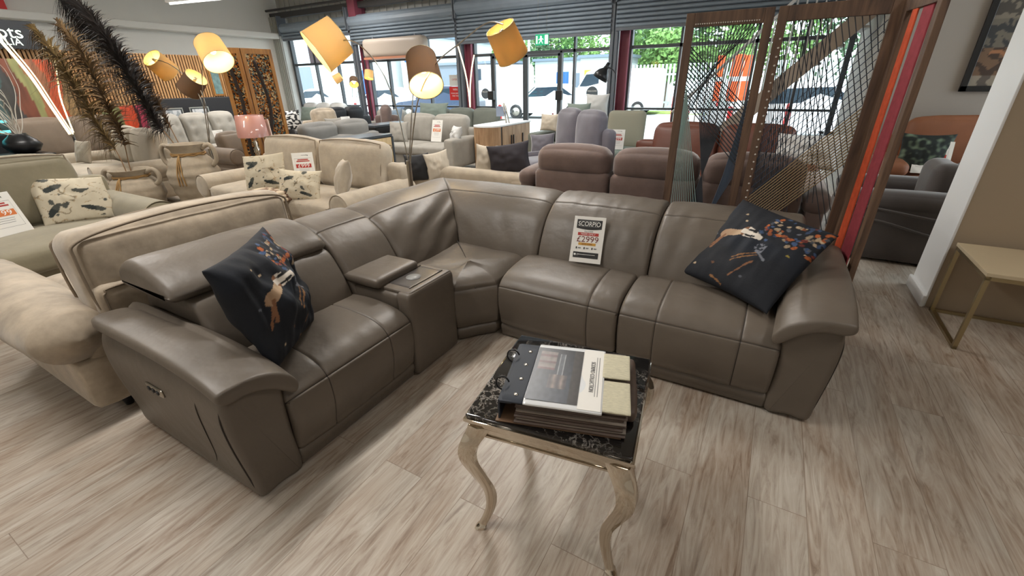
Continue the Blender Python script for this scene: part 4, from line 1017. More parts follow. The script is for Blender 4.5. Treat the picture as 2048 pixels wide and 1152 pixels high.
# window side: green-grey sofa, metal armchair
couch('greygreen_sofa', 'grey green sofa with stacked cushions right of the entrance doors', 'sofa', (-3.2, 7.82), -R90*.1, 1.35, .85, .45, .92, 'greenfab', 2, 'box', .2, .66)
pillow('scatter_cushion', *corners((-3.0, 7.65, 1.0), .44, .34, radians(-90), .1), .2, M['teal'], 'sage green cushion on the grey green sofa by the doors', 'cushion')
pillow('scatter_cushion', *corners((-3.55, 7.65, .84), .38, .3, radians(-95), .2), .14, M['cream'], 'beige cushion left of the sage green one on the grey green sofa', 'cushion')
pillow('scatter_cushion', *corners((-2.78, 7.95, 1.12), .42, .38, radians(-85), .2), .22, M['whitefab'], 'white cushion on top of the cushion pile by the black floor lamp', 'cushion')
pillow('scatter_cushion', *corners((-3.25, 6.75, .58), .42, .34, radians(-80), .3, .1), .14, M['mauve'], 'slate grey cushion in front of the grey green sofa arm', 'cushion')
t = thing('metal_frame_armchair', 'sage beige armchair with a flat metal arm frame, holding a price card', 'armchair', (-1.95, 7.15), 0) if 0 else thing('metal_frame_armchair', 'sage beige armchair with a flat metal arm frame, holding a price card', 'armchair', (-2.12, 7.35, 0), .1)
bm = BM(); soft(bm, (0, -.05, .42), (.62, .66, .16), .06, .02, 12); build('seat_cushion', bm, M['teal'], t)
Mx = Matrix.Translation((0, .26, .46)) @ Matrix.Rotation(-.25, 4, 'X'); bm = BM(); soft(bm, (0, 0, .30), (.62, .18, .62), .08, .03, 12, Mx, axes='y'); build('backrest', bm, mat('sage_beige_weave', (140, 138, 122), .9, bump=.3, bscale=90), t)
for s in (-1, 1):
    bm = BM(); x = s*.36
    for a, b in (((x, -.36, 0), (x, -.36, .62)), ((x, -.36, .62), (x, .32, .58)), ((x, .32, .58), (x, .36, 0)), ((x, -.36, .01), (x, .36, .01))): cyl(bm, a, b, .016, n=8)
    build('arm_frame', bm, M['steel'], t)
price_card(frame_matrix((-2.1, 7.05, .52), (1, .1, 0), (.1, .25, 1)), .21, .30, 'price card on the metal framed armchair', None, '£399', 1)
# right side: grey recliner and brown leather sofa
couch('grey_recliner', 'dark grey fabric recliner seen side on, left of the white pillar', 'armchair', (1.18, 5.2), -R90, .98, 1.0, .46, .80, 'grey_dark', 1, 'pad', .24, .60, back='recliner', foot=False)
t = bpy.context.scene.objects.get('grey_recliner')
bm = BM()
for k, (z0, z1, off) in enumerate(((.50, .44, .01), (.40, .30, .02))):
    tube(bm, catmull([(.485, -.46, z0), (.50, -.2, z0-.03), (.50, .2, z1-.02), (.485, .46, z1)], 6), .010, 8)
build('pleat', bm, M['grey_dark'], t)
couch('tan_leather_sofa', 'tan brown leather sofa under the framed street picture', 'sofa', (2.05, 6.92), 0, 1.75, .98, .46, .98, 'tan', 1, 'pad', .24, .62, back='cushion', seat_n=1)
price_card(frame_matrix((1.62, 6.62, .50), (1, .0, 0), (.08, .4, 1)), .32, .36, 'white price card with a red banner on the tan leather sofa', None, '£1299', 1)
def leafy(u, v, side): return lerp3(lin((14, 22, 18)), lin((96, 112, 92)), max(0, noise.noise(V((u*9, v*9, 4)))*1.6))
pillow('leafy_cushion', *corners((1.55, 6.75, .70), .48, .44, radians(-90), .3), .16, M['vc'], 'black and green leaf print cushion behind the price card on the tan leather sofa', 'cushion', n=50, fn=leafy)
# fluted cabinet
t = thing('fluted_cabinet', 'fluted oak cabinet with a white rounded top and black bar handles', 'cabinet', (-4.62, 7.72, 0), 0)
def stadium(hx, hy, n=14): # half-round at -y end
    P = [(hx, hy), (-hx, hy)]; r = hx
    P += [(-r*cos(pi*k/n), -hy+r-r*sin(pi*k/n)) for k in range(n+1)]
    return P
def prism(bm, P, z0, z1):
    A = [bm.verts.new((p[0], p[1], z0)) for p in P]; B = [bm.verts.new((p[0], p[1], z1)) for p in P]
    n = len(P)
    for k in range(n): bm.faces.new((A[k], A[(k+1) % n], B[(k+1) % n], B[k]))
    bm.faces.new(A[::-1]); bm.faces.new(B)
bm = BM(); prism(bm, stadium(.26, .72), .03, .775)
P = stadium(.262, .722)
for k in range(15, 1, -1):
    pass
for k in range(44):
    a = pi*k/43; cyl(bm, (-.262*cos(a), -.722+.262-.262*sin(a), .04), (-.262*cos(a), -.722+.262-.262*sin(a), .77), .010, n=6)
build('body', bm, M['oak'], t, True, autosmooth=40)
bm = BM(); prism(bm, stadium(.275, .735), .775, .80); build('top', bm, M['white'], t, False)
for k, (a, b) in enumerate(((-.40, -.04), (-.035, .33), (.335, .70))):
    bm = BM(); box(bm, .262, .272, a, b, .06, .765, .002); dr = build('door', bm, M['oak'], t, False)
    if k < 2 or 1:
        bm = BM(); yy = b-.04 if k == 0 else (a+.04 if k == 1 else a+.04)
        box(bm, .272, .290, yy-.012, yy+.012, .22, .60, .003); build('handle', bm, M['blackpaint'], dr, False)
bm = BM(); box(bm, .262, .264, -.72+.26, .70, .05, .77); build('door_gap', bm, M['blackpaint'], t, False)
t2 = thing('sign_holder', 'small grey sign board on a white sloping stand on top of the fluted cabinet', 'sign stand', (-4.58, 7.75, .80), .2)
bm = BM(); box(bm, -.14, .06, -.012, .0, .12, .30, .003); build('sign_board', bm, mat('blue_grey_board', (128, 138, 156), .5), t2, False)
bm = BM(); cyl(bm, (.06, .0, 0), (.0, 0, .36), .016, n=8); cyl(bm, (.12, 0, 0), (.03, 0, .36), .016, n=8); build('easel', bm, M['steel'], t2)
# sycamore sideboard and black sideboard
t = thing('sideboard', 'sideboard with charcoal top and pale sycamore front behind the cream sofa', 'sideboard', (-5.88, 4.95, 0), 0)
bm = BM(); box(bm, -.24, .24, -.85, .85, .71, .75, .004); build('top', bm, M['charcoal'], t, False)
for s in (-1, 1):
    bm = BM(); box(bm, -.24, .24, s*.85-.02, s*.85+.02, 0, .71, .003); build('side_panel', bm, M['charcoal'], t, False)
for k in range(3):
    bm = BM(); box(bm, .2, .235, -.82+k*.548, -.275+k*.548, .08, .70, .003); build('door', bm, M['panelwood'], t, False)
bm = BM(); box(bm, -.22, .2, -.83, .83, .05, .70); build('carcass', bm, M['charcoal'], t, False)
t = thing('black_sideboard', 'black sideboard in front of the black sofa', 'sideboard', (-7.3, 7.35, 0), 0)
bm = BM(); box(bm, -.24, .24, -.55, .55, .72, .76, .004); build('top', bm, M['charcoal'], t, False)
bm = BM(); box(bm, -.22, .22, -.53, .53, .03, .72, .004); build('carcass', bm, M['blackpaint'], t, False)
for k in range(2):
    bm = BM(); box(bm, .22, .232, -.52+k*.525, -.005+k*.525, .06, .70, .003); build('door', bm, M['blackpaint'], t, False)
# console table at right, against the beige partition
t = thing('console_table', 'low console table with cream stone top and champagne metal frame against the beige wall', 'table', (1.75, 3.50, 0), radians(-1))
bm = BM(); box(bm, -.545, .9, -.28, .30, .478, .50, .002); build('top', bm, M['stone'], t, False)
bm = BM()
X0, X1, Y0, Y1 = -.53, .88, -.265, .285
for x_ in (X0, X1):
    box(bm, x_-.011, x_+.011, Y0-.011, Y1+.011, .455, .477); box(bm, x_-.011, x_+.011, Y0-.011, Y1+.011, 0, .02)
    for y_ in (Y0, Y1): box(bm, x_-.011, x_+.011, y_-.011, y_+.011, 0, .47)
for y_ in (Y0, Y1): box(bm, X0, X1, y_-.011, y_+.011, .455, .477)
box(bm, X0, X1, Y1-.011, Y1+.011, 0, .02)
build('frame', bm, M['brass'], t, False)
# framed picture
t = thing('framed_picture', 'black framed painting of a busy street on the grey beige wall', 'picture', (2.30, 7.585, 1.85), 0)
bm = BM(); w_, h_ = .92, 1.06
for a, b, c, d in ((-w_/2, w_/2, h_/2-.06, h_/2), (-w_/2, w_/2, -h_/2, -h_/2+.06), (-w_/2, -w_/2+.06, -h_/2, h_/2), (w_/2-.06, w_/2, -h_/2, h_/2)): box(bm, a, b, -.03, .01, c, d, .003)
build('frame', bm, M['blackpaint'], t, False)
def street(u, v):
    k = noise.noise(V((u*9, v*9, 0)))+.5*noise.noise(V((u*22, v*22, 3)))
    c = lin((92, 84, 76))
    if v > .72: c = lin((70, 66, 62)) if k > -.1 else lin((120, 112, 100))
    elif v > .42: c = lin((54, 56, 58)) if k > 0 else lin((104, 98, 88))
    else: c = lin((110, 86, 68)) if k > 0 else lin((64, 50, 44))
    if (u-.5)**2/.006+(v-.52)**2/.012 < 1: c = lin((176, 140, 96))
    if v < .12: c = lin((140, 130, 116)) if k > 0 else lin((88, 80, 74))
    if .1 < u < .9 and abs(v-.28-.1*sin(u*9)) < .02: c = lin((150, 104, 74))
    return c
p_ = art('canvas', w_-.11, h_-.11, 70, 80, street, M['vcart'], t); p_.rotation_euler = (pi/2, 0, 0); p_.location = (0, -.002, 0)
# ------------------------------------------------------------------ string screen (three folding panels)
SCR = thing('folding_screen', 'dark wooden three-panel folding screen strung with cords, behind the right arm of the leather sofa', 'screen', (-.57, 3.2, 0))
O_ = V((-.57, 3.2, 0))
def post(a, w=.045, d=.03, z1=1.86, hdir=(1, 0)):
    bm = BM(); h = V((hdir[0], hdir[1], 0)).normalized(); ang = atan2(h.y, h.x)
    box(bm, -w/2, w/2, -d/2, d/2, .0, z1, .003, Matrix.Translation(V((a[0], a[1], 0))-O_) @ Matrix.Rotation(ang, 4, 'Z'))
    return bm
def panel(A, B, tops=1.86):
    A = V((A[0], A[1], 0)); B = V((B[0], B[1], 0)); h = (B-A).normalized(); w = (B-A).length; e = empty('panel', A-O_, atan2(h.y, h.x)); e.parent = SCR
    for x in (.024, w-.024):
        bm = BM(); box(bm, x-.024, x+.024, -.015, .015, 0.0, tops, .003); build('post', bm, M['postwood'], e, False)
    for nm, z0, z1 in (('top_rail', tops-.075, tops), ('bottom_rail', .08, .14)):
        bm = BM(); box(bm, .048, w-.048, -.014, .014, z0, z1, .003); build(nm, bm, M['postwood'], e, False)
    return e, w
def strings(parent, segs, m_, r=.0026, name='cord_weave'):
    bm = BM()
    for a, b in segs: cyl(bm, a, b, r, n=5, caps=False)
    o = build(name, bm, m_, parent); o['kind'] = 'stuff'; return o
P1, w1 = panel((-.585, 3.2), (-.117, 3.215))
P2, w2 = panel((-.098, 3.215), (.452, 3.19))
P3, w3 = panel((.462, 3.18), (.525, 2.76))
zt = 1.785; L = lambda t, a, b: a+(b-a)*t
# panel 1: fan from the top rail crossing a waist, side to side lines, dark sweep, teal fan
N = 20
strings(P1, [((L(k/(N-1), .06, w1-.06), .004, zt), (L(k/(N-1), .38, .07), .004, .14)) for k in range(N)], M['dark_string'])
strings(P1, [((.05, -.006, L(k/13, 1.68, 1.38)), (w1-.05, -.006, L(k/13, 1.34, 1.00))) for k in range(14)], M['dark_string'], .0034)
strings(P1, [((w1-.05, .0, L(k/26, 1.44, .92)), (L(k/26, .28, .12), .0, .14)) for k in range(27)], M['grey_string'])
strings(P1, [((L(k/22, .16, .40), .009, zt), (.05, .009, L(k/22, 1.0, 1.42))) for k in range(10, 23, 2)], M['dark_string'])
strings(P1, [((.052, -.010, L(k/11, 1.30, 1.46)), (L(k/11, .07, .36), -.010, .14)) for k in range(12)], M['teal_string'], .0026)
# panel 2
strings(P2, [((L(k/13, .08, w2-.07), .006, zt), (w2-.05, .006, L(k/13, .60, 1.70))) for k in range(14)], M['dark_string'])
strings(P2, [((.05, -.004, L(k/15, 1.70, 1.05)), (L(k/15, .42, .12), -.004, .14)) for k in range(16)], M['dark_string'])
strings(P2, [((w2-.05, -.009, .98+1.2*(w2-.05-x0)), (.05, -.009, .98-1.2*(x0-.05))) for x0 in [.20+.24*k/13 for k in range(14)]], M['tan_string'], .0036)
strings(P2, [((w2-.05, -.007, z), (.05, -.007, z-1.2*(w2-.10))) for z in [1.36+.40*k/9 for k in range(10)]], M['grey_string'], .0022)
strings(P2, [((L(k/11, .07, .26), .010, zt), (L(k/11, .10, .40), .010, .8)) for k in range(12)], M['dark_string'])
# panel 3 seen nearly edge on: orange, crimson and off-white cords
strings(P3, [((.06+.10*k/16, -.006, .14), (.12+.05*k/16, -.006, zt)) for k in range(17)], M['orange_cord'], .005)
strings(P3, [((.17+.13*k/20, .0, .30-.1*sin(k)), (.22+.10*k/20, .0, zt)) for k in range(21)], M['red_cord'], .005)
strings(P3, [((.34+.03*k/5, .004, .14), (.35+.025*k/5, .004, zt)) for k in range(6)], M['white_cord'], .004)
# knots along the drilled posts
bm = BM()
for k in range(30): cyl(bm, (.035, -.019, 1.70-k*.045), (.035, -.014, 1.70-k*.045), .006, n=6)
build('drilled_knots', bm, M['white_cord'], P2)['kind'] = 'stuff'
bm = BM()
for k in range(28): cyl(bm, (.06+k*.0125, -.019, 1.80), (.06+k*.0125, -.014, 1.80), .0042, n=6)
build('drilled_knots', bm, M['white_cord'], P1)['kind'] = 'stuff'
# ------------------------------------------------------------------ arc floor lamps
def floor_lamp(name, label, base, shades, sleeve_z, group=None, r=.0055, power=5, sleeve=True):
    t = thing(name, label, 'floor lamp', (base[0], base[1], 0), 0, group); b0 = V((base[0], base[1], 0))
    bm = BM(); lathe(bm, [(.001, 0), (.15, 0), (.15, .018), (.145, .024), (.02, .028), (.001, .028)], 32, open_ends=True); bmesh.ops.remove_doubles(bm, verts=bm.verts, dist=.0005); build('base', bm, M['steel'], t, autosmooth=40)
    bm = BM(); cyl(bm, (0, 0, .02), (0, 0, sleeve_z), .024, n=20); build('pole', bm, M['steel'], t, autosmooth=40)
    for c, ax, rad, ln, mk, path in shades:
        c = V(c); ax = V(ax).normalized()
        pts = [V((base[0]+path[0][0]*.01, base[1], sleeve_z-.02))]+[V(p) for p in path[1:]]
        bm = BM(); tube(bm, [p-b0 for p in catmull(pts, 8)], r, 8); build('stem', bm, M['steel'], t)
        q = ax.to_track_quat('-Z', 'Y').to_matrix().to_4x4(); q.translation = c-b0
        # shade: open drum, axis -Z local = towards open mouth
        bm = BM(); R0, R1 = rad*.90, rad
        A = [(R1, -ln/2), (R0, ln/2)]; prof = [(R1, -ln/2), ((R0+R1)/2, 0), (R0, ln/2), (R0-.004, ln/2), ((R0+R1)/2-.004, 0), (R1-.004, -ln/2)]
        rings = []
        for rr, z in prof: rings.append([bm.verts.new(V((rr*cos(2*pi*j/40), rr*sin(2*pi*j/40), z))) for j in range(40)])
        for i in range(6):
            A_, B_ = rings[i], rings[(i+1) % 6]
            for j in range(40): bm.faces.new((A_[j], A_[(j+1) % 40], B_[(j+1) % 40], B_[j]))
        sh = build('lamp_shade', bm, None, t, autosmooth=50, mats=[M[mk], M['shade_in']]); sh.matrix_basis = q
        for pf in sh.data.polygons:
            if pf.center.xy.dot(pf.normal.xy) < 0 and abs(pf.normal.z) < .7: pf.material_index = 1
        bm = BM()
        for z, rr in ((-ln/2, R1), (ln/2, R0)): tube(bm, [V((rr*cos(a), rr*sin(a), z)) for a in [2*pi*k/40 for k in range(40)]], .0022, 5, closed=True)
        build('shade_rim', bm, M['brass'], sh)
        bm = BM()
        for k in range(3): cyl(bm, (0, 0, ln/2-.03), (R0*cos(2.1*k), R0*sin(2.1*k), ln/2-.005), .0018, n=5)
        cyl(bm, (0, 0, ln/2-.09), (0, 0, ln/2-.02), .017, n=12); build('lamp_holder', bm, M['steel'], sh)
        bm = BM(); bmesh.ops.create_uvsphere(bm, u_segments=16, v_segments=10, radius=.034, matrix=Matrix.Translation((0, 0, ln/2-.13))); build('bulb', bm, M['bulb'], sh)
        ld = bpy.data.lights.new('bulb_light', 'POINT'); ld.energy = power; ld.color = (1, .80, .50); ld.shadow_soft_size = .03
        lo = bpy.data.objects.new('bulb_light', ld); COL.objects.link(lo); lo.parent = sh; lo.location = (0, 0, -.03+0*ln)
    return t
floor_lamp('arc_floor_lamp', 'nickel floor lamp with three tilted drum shades rising behind the corner of the leather sofa', (-3.04, 3.3), [
    ((-3.89, 3.3, 1.87), (-.44, -.67, -.50), .20, .29, 'shade_w', [(0, 0, 0), (-3.10, 3.3, 1.25), (-3.23, 3.3, 1.607), (-3.44, 3.3, 1.818), (-3.60, 3.3, 1.885), (-3.80, 3.32, 1.88)]),
    ((-2.745, 3.3, 1.60), (.52, -.50, -.69), .147, .32, 'shade_b', [(1, 0, 0), (-2.98, 3.34, 1.2), (-2.96, 3.42, 1.55), (-2.90, 3.43, 1.71), (-2.84, 3.39, 1.715)]),
    ((-1.905, 3.3, 1.78), (.19, .51, -.83), .125, .235, 'shade_g', [(2, 0, 0), (-2.85, 3.3, 1.35), (-2.62, 3.3, 1.645), (-2.34, 3.3, 1.80), (-2.08, 3.3, 1.92), (-1.93, 3.3, 1.90)]),
], .83, power=7)
floor_lamp('arc_floor_lamp', 'nickel floor lamp with three small tilted shades between the tall urn and mosaic screen', (-6.97, 3.5), [
    ((-7.57, 3.5, 1.80), (-.22, .71, -.65), .145, .27, 'shade_g', [(0, 0, 0), (-6.80, 3.5, 1.30), (-6.95, 3.48, 1.62), (-7.2, 3.44, 1.80), (-7.55, 3.41, 1.88)]),
    ((-6.21, 3.5, 1.90), (.64, -.13, -.70), .175, .30, 'shade_w', [(1, 0, 0), (-6.75, 3.5, 1.35), (-6.55, 3.5, 1.75), (-6.32, 3.52, 2.01)]),
    ((-6.90, 3.5, 1.56), (-.67, -.22, -.60), .145, .25, 'shade_b', [(2, 0, 0), (-6.78, 3.52, 1.25), (-6.80, 3.52, 1.5), (-6.88, 3.5, 1.58)]),
], .72, power=8)
for o_ in list(bpy.data.objects):
    pass
floor_lamp('arc_floor_lamp', 'distant floor lamp with three small lit shades in front of the first maroon column', (-10.35, 9.25), [
    ((-10.75, 9.25, 1.70), (-.6, -.5, -.4), .12, .2, 'shade_w', [(0, 0, 0), (-10.4, 9.25, 1.2), (-10.55, 9.25, 1.6), (-10.7, 9.25, 1.72)]),
    ((-10.15, 9.25, 1.60), (.5, -.5, -.6), .12, .2, 'shade_b', [(1, 0, 0), (-10.33, 9.27, 1.2), (-10.25, 9.27, 1.5), (-10.18, 9.27, 1.62)]),
    ((-9.55, 9.25, 1.76), (.1, -.3, -.9), .12, .2, 'shade_w', [(2, 0, 0), (-10.2, 9.25, 1.1), (-9.9, 9.25, 1.55), (-9.6, 9.25, 1.82)]),
], .7, power=3)
# V shaped LED lamp
t = thing('led_floor_lamp', 'V-shaped white LED floor lamp in front of the second maroon column', 'floor lamp', (-6.55, 9.5, 0))
bm = BM(); lathe(bm, [(.001, 0), (.14, 0), (.14, .015), (.001, .02)], 28, open_ends=True); build('base', bm, M['blackpaint'], t, False)
bm = BM(); cyl(bm, (0, 0, .01), (0, 0, 1.0), .012, n=10); build('pole', bm, M['blackpaint'], t)
for s, top in ((-1, 2.30), (1, 2.10)):
    bm = BM(); tube(bm, catmull([(0, 0, .98), (s*.03, 0, 1.4), (s*.10, 0, 1.8), (s*.22-.03, 0, top)], 8), .016, 8); build('light_arm', bm, M['ledwhite'], t)
# black task floor lamp
t = thing('reading_floor_lamp', 'black metal dome-shade floor lamp right of the entrance doors', 'floor lamp', (-2.62, 8.4, 0))
bm = BM(); lathe(bm, [(.001, 0), (.13, 0), (.13, .015), (.001, .02)], 28, open_ends=True); build('base', bm, M['blackpaint'], t, False)
bm = BM(); tube(bm, catmull([(0, 0, .01), (0, 0, 1.0), (0, 0, 1.55), (-.02, 0, 1.64), (-.09, 0, 1.70), (-.15, 0, 1.72)], 8), .011, 8); build('pole', bm, M['blackpaint'], t)
Mx = Matrix.Translation((-.17, 0, 1.74)) @ V((-.45, -.25, -.86)).to_track_quat('-Z', 'Y').to_matrix().to_4x4()
bm = BM(); lathe(bm, [(.035, .06), (.04, .0), (.05, -.05), (.10, -.10), (.135, -.17), (.14, -.23), (.135, -.23), (.13, -.17), (.095, -.105), (.045, -.055), (.03, 0), (.03, .055)], 28, Mx); build('lamp_shade', bm, M['blackpaint'], t)
# ------------------------------------------------------------------ urns and plumes
def urn(loc, H, R, label, nb):
    t = thing('clay_urn', label, 'urn', (loc[0], loc[1], 0))
    prof = [(.001, 0), (R*.62, 0), (R*.66, .02), (R*.86, H*.25), (R*1.0, H*.48), (R*.98, H*.60), (R*.80, H*.76), (R*.62, H*.84), (R*.60, H*.90), (R*.68, H*.97), (R*.72, H), (R*.66, H*.995), (R*.54, H*.93), (R*.54, H*.86), (R*.5, H*.5), (.001, H*.4)]
    pr = [(q.x+.006*sin(q.y*52)*(q.y < H*.74), q.y) for q in catmull([(a, b, 0) for a, b in prof[:13]], 6)]+prof[13:]
    bm = BM(); lathe(bm, pr, 44, open_ends=True); build('body', bm, M['clay'], t)
    for s in (-1, 1):
        bm = BM(); tube(bm, catmull([(s*R*.62, 0, H*.93), (s*R*.95, 0, H*.985), (s*R*1.12, 0, H*.90), (s*R*1.10, 0, H*.76), (s*R*.90, 0, H*.68)], 6), R*.09, 10)
        build('handle', bm, M['clay'], t).rotation_euler = (0, 0, .55)
    bm = BM(); tube(bm, [V((R*.625*cos(a), R*.625*sin(a), H*.855+.006*sin(a*9))) for a in [2*pi*k/40 for k in range(40)]], .011, 6, closed=True)
    tube(bm, [V((R*.62*cos(a), R*.62*sin(a), H*.875)) for a in [2*pi*k/40 for k in range(40)]], .009, 6, closed=True)
    ca = -1.0
    for dx in (-.05, .0, .055):
        tube(bm, catmull([(R*.66*cos(ca), R*.66*sin(ca), H*.86), (R*.80*cos(ca+dx), R*.80*sin(ca+dx), H*.79), (R*1.0*cos(ca+dx*2), R*1.0*sin(ca+dx*2), H*.60), (R*1.01*cos(ca+dx*2.5), R*1.01*sin(ca+dx*2.5), H*.44)], 6), .008, 6)
    build('raffia_tie', bm, M['raffia'], t)
urn((-6.95, 2.48), .60, .30, 'shorter grey clay urn with a raffia tie between the two beige sofas', 0)
urn((-6.55, 3.02), .86, .30, 'taller grey clay urn with two handles and raffia tie, beside the cream sofa arm', 1)
def plume(name, label, stem, c0, c1, lenf, n=620, seed=1, start=.28, droop=.62, group=None):
    t = thing(name, label, 'plume', stem[0])
    b = V(stem[0]); P = [p-b for p in catmull(stem, 12)]
    bm = BM(); tube(bm, P, .007, 6, taper=lambda f: 1.1-.8*f); st = build('stalk', bm, mat('dried_stalk_%d' % seed, (112, 84, 56), .8), t)
    rnd = random.Random(seed); bm = BM(); cols = []
    Lp = len(P)-1
    for k in range(n):
        f = start+(1-start)*rnd.random()**.9
        x = f*Lp; i = min(Lp-1, int(x)); p = P[i].lerp(P[i+1], x-i); tg = (P[i+1]-P[i]).normalized()
        side = rnd.choice((-1, 1)); out = tg.cross(V((cos(rnd.random()*6.28)*.5, -1, 0)).normalized()).normalized()*side
        out = (out+V((rnd.uniform(-.35, .35), rnd.uniform(-.5, .5), rnd.uniform(-.2, .2)))).normalized()
        env = sin(pi*min(1, ((f-start)/(1-start))*.86+.10))**.7
        ln = lenf*env*rnd.uniform(.6, 1.1)*(1 if out.x < .1 else .55); w = .0085*rnd.uniform(.6, 1.3)
        out = (out+V((-.45, 0, -.05))).normalized(); dirv = (tg*.62+out*.85).normalized(); pts = []
        for j in range(6):
            g = j/5; q = p+dirv*ln*g+V((0, 0, -1))*droop*ln*g*g+out*ln*.25*g*g
            pts.append(q)
        wd = dirv.cross(V((0, -1, .1))).normalized()
        wd2 = dirv.cross(wd).normalized()
        prev = None; base_c = rnd.random()
        for j, q in enumerate(pts):
            ww = w*(1-.85*(j/5)**2)
            a = bm.verts.new(q-(wd*.8+wd2*.6)*ww); c_ = bm.verts.new(q+(wd*.8+wd2*.6)*ww)
            cc = lerp3(c0, c1, min(1, max(0, base_c*.7+.3*f))); cols += [cc, cc]
            if prev: bm.faces.new((prev[0], prev[1], c_, a))
            prev = (a, c_)
    o = build('feather_strands', bm, M['vcfeather'], t, False); o['kind'] = 'stuff'
    at = o.data.color_attributes.new('Col', 'FLOAT_COLOR', 'POINT')
    for i, c in enumerate(cols): at.data[i].color = (*c, 1)
M['vcfeather'] = vcol_mat('feather_strands', .6, 0)
BR0, BR1 = lin((40, 29, 20)), lin((112, 86, 50)); BK0, BK1 = lin((10, 11, 14)), lin((40, 31, 26)); OL0, OL1 = lin((54, 41, 24)), lin((126, 102, 58))
plume('pampas_plume', 'long olive brown feathery plume leaning furthest left from the shorter urn', [(-7.02, 2.46, .35), (-7.06, 2.48, .60), (-7.18, 2.5, .82), (-7.36, 2.5, 1.05), (-7.53, 2.5, 1.40), (-7.72, 2.5, 1.73), (-7.93, 2.5, 2.0), (-8.18, 2.5, 2.22)], OL0, OL1, .60, 620, 1)
plume('pampas_plume', 'brown feathery plume rising steeply from the shorter urn', [(-6.98, 2.50, .35), (-7.10, 2.55, .6), (-7.12, 2.6, .98), (-7.20, 2.6, 1.28), (-7.28, 2.6, 1.66), (-7.42, 2.6, 1.98), (-7.68, 2.6, 2.25)], BR0, BR1, .58, 620, 2)
plume('pampas_plume', 'black feathery plume from the taller urn reaching to the top of the picture', [(-6.62, 3.02, .5), (-6.85, 3.02, .86), (-7.06, 3.0, 1.12), (-7.28, 3.0, 1.53), (-7.52, 3.0, 1.95), (-7.80, 3.0, 2.28), (-8.14, 3.0, 2.52), (-8.42, 3.0, 2.70)], BK0, BK1, .62, 1500, 3, start=.22)
plume('pampas_plume', 'dark brown feathery plume behind the black one above the taller urn', [(-6.66, 3.05, .5), (-6.9, 3.1, .86), (-7.16, 3.15, 1.2), (-7.50, 3.2, 1.6), (-7.95, 3.2, 2.0), (-8.4, 3.2, 2.35), (-8.85, 3.2, 2.6)], BR0, lin((104, 76, 44)), .50, 700, 4, start=.25)
# ------------------------------------------------------------------ mosaic screen, pink lamp
t = thing('mosaic_screen', 'folding screen with amber wood frame and glittering mosaic panels, left of the grey sofa', 'screen', (-6.62, 3.80, 0), 0)
def mosaic_mat():
    mt, nt, b = new_mat('glittering_mosaic'); tc = node(nt, 'ShaderNodeTexCoord')
    v = node(nt, 'ShaderNodeTexVoronoi', Scale=60.0); nt.links.new(tc.outputs['Object'], v.inputs['Vector'])
    r = node(nt, 'ShaderNodeValToRGB'); r.color_ramp.interpolation = 'CONSTANT'; e = r.color_ramp.elements; e[0].position = 0; e[0].color = (*lin((60, 36, 24)), 1); e[1].position = .8; e[1].color = (*lin((220, 190, 140)), 1)
    for p, c in ((.2, (140, 84, 40)), (.4, (90, 110, 106)), (.6, (196, 122, 52))): x = r.color_ramp.elements.new(p); x.color = (*lin(c), 1)
    sp = node(nt, 'ShaderNodeSeparateColor'); nt.links.new(v.outputs['Color'], sp.inputs[0]); nt.links.new(sp.outputs[0], r.inputs[0]); nt.links.new(r.outputs[0], b.inputs['Base Color'])
    b.inputs['Roughness'].default_value = .15; b.inputs['Metallic'].default_value = .6
    bp = node(nt, 'ShaderNodeBump', Strength=.9, Distance=.01); nt.links.new(sp.outputs[1], bp.inputs['Height']); nt.links.new(bp.outputs[0], b.inputs['Normal']); return mt
mm = mosaic_mat()
for (a, b_) in (((-.14, .06), (-.02, .30)), ((-.02, .31), (.02, .74))):
    A = V((a[0], a[1], 0)); B = V((b_[0], b_[1], 0)); h = B-A; w = h.length; e = empty('panel', A, atan2(h.y, h.x)); e.parent = t
    for x in (.025, w-.025):
        bm = BM(); box(bm, x-.025, x+.025, -.018, .018, 0, 2.0, .003); build('post', bm, M['goldwood'], e, False)
    for z0, z1 in ((1.93, 2.0), (.05, .12)):
        bm = BM(); box(bm, .05, w-.05, -.016, .016, z0, z1, .002); build('rail', bm, M['goldwood'], e, False)
    bm = BM(); box(bm, .05, w-.05, -.004, .004, .12, 1.93); build('mosaic_panel', bm, mm, e, False)
    bm = BM()
    tube(bm, catmull([(.10, -.008, .5), (w*.4, -.010, .9), (w*.55, -.008, 1.3), (w*.35, -.008, 1.85)], 8), .022, 6); build('dark_inlay', bm, M['gap'], e)
t = thing('table_lamp', 'small table lamp with a dusty pink shade still wrapped in clear film', 'table lamp', (-6.28, 3.78, .44))
bm = BM()
lathe(bm, [(.07, 0), (.07, .015), (.02, .03), (.015, .05), (.045, .10), (.05, .14), (.02, .19), (.04, .23), (.045, .27), (.02, .32), (.03, .36), (.012, .40), (.01, .52)], 20); build('glass_base', bm, M['chrome'], t)
bm = BM(); lathe(bm, [(.20, .44), (.175, .72), (.172, .72), (.197, .44)], 32, open_ends=True); build('lamp_shade', bm, M['pink'], t)
t = thing('small_table', 'small dark table under the pink shaded lamp', 'table', (-6.28, 3.78, 0))
bm = BM(); box(bm, -.22, .22, -.2, .2, .41, .44, .004); build('top', bm, M['blackpaint'], t, False)
for sx in (-1, 1):
    for sy in (-1, 1): bm = BM(); box(bm, sx*.19-.012, sx*.19+.012, sy*.17-.012, sy*.17+.012, 0, .41); build('leg', bm, M['blackpaint'], t, False)
t = thing('leaning_sign', 'narrow white sign board leaning between the mosaic screen and the grey sofa', 'sign', (-6.35, 4.55, .0)) if 0 else None
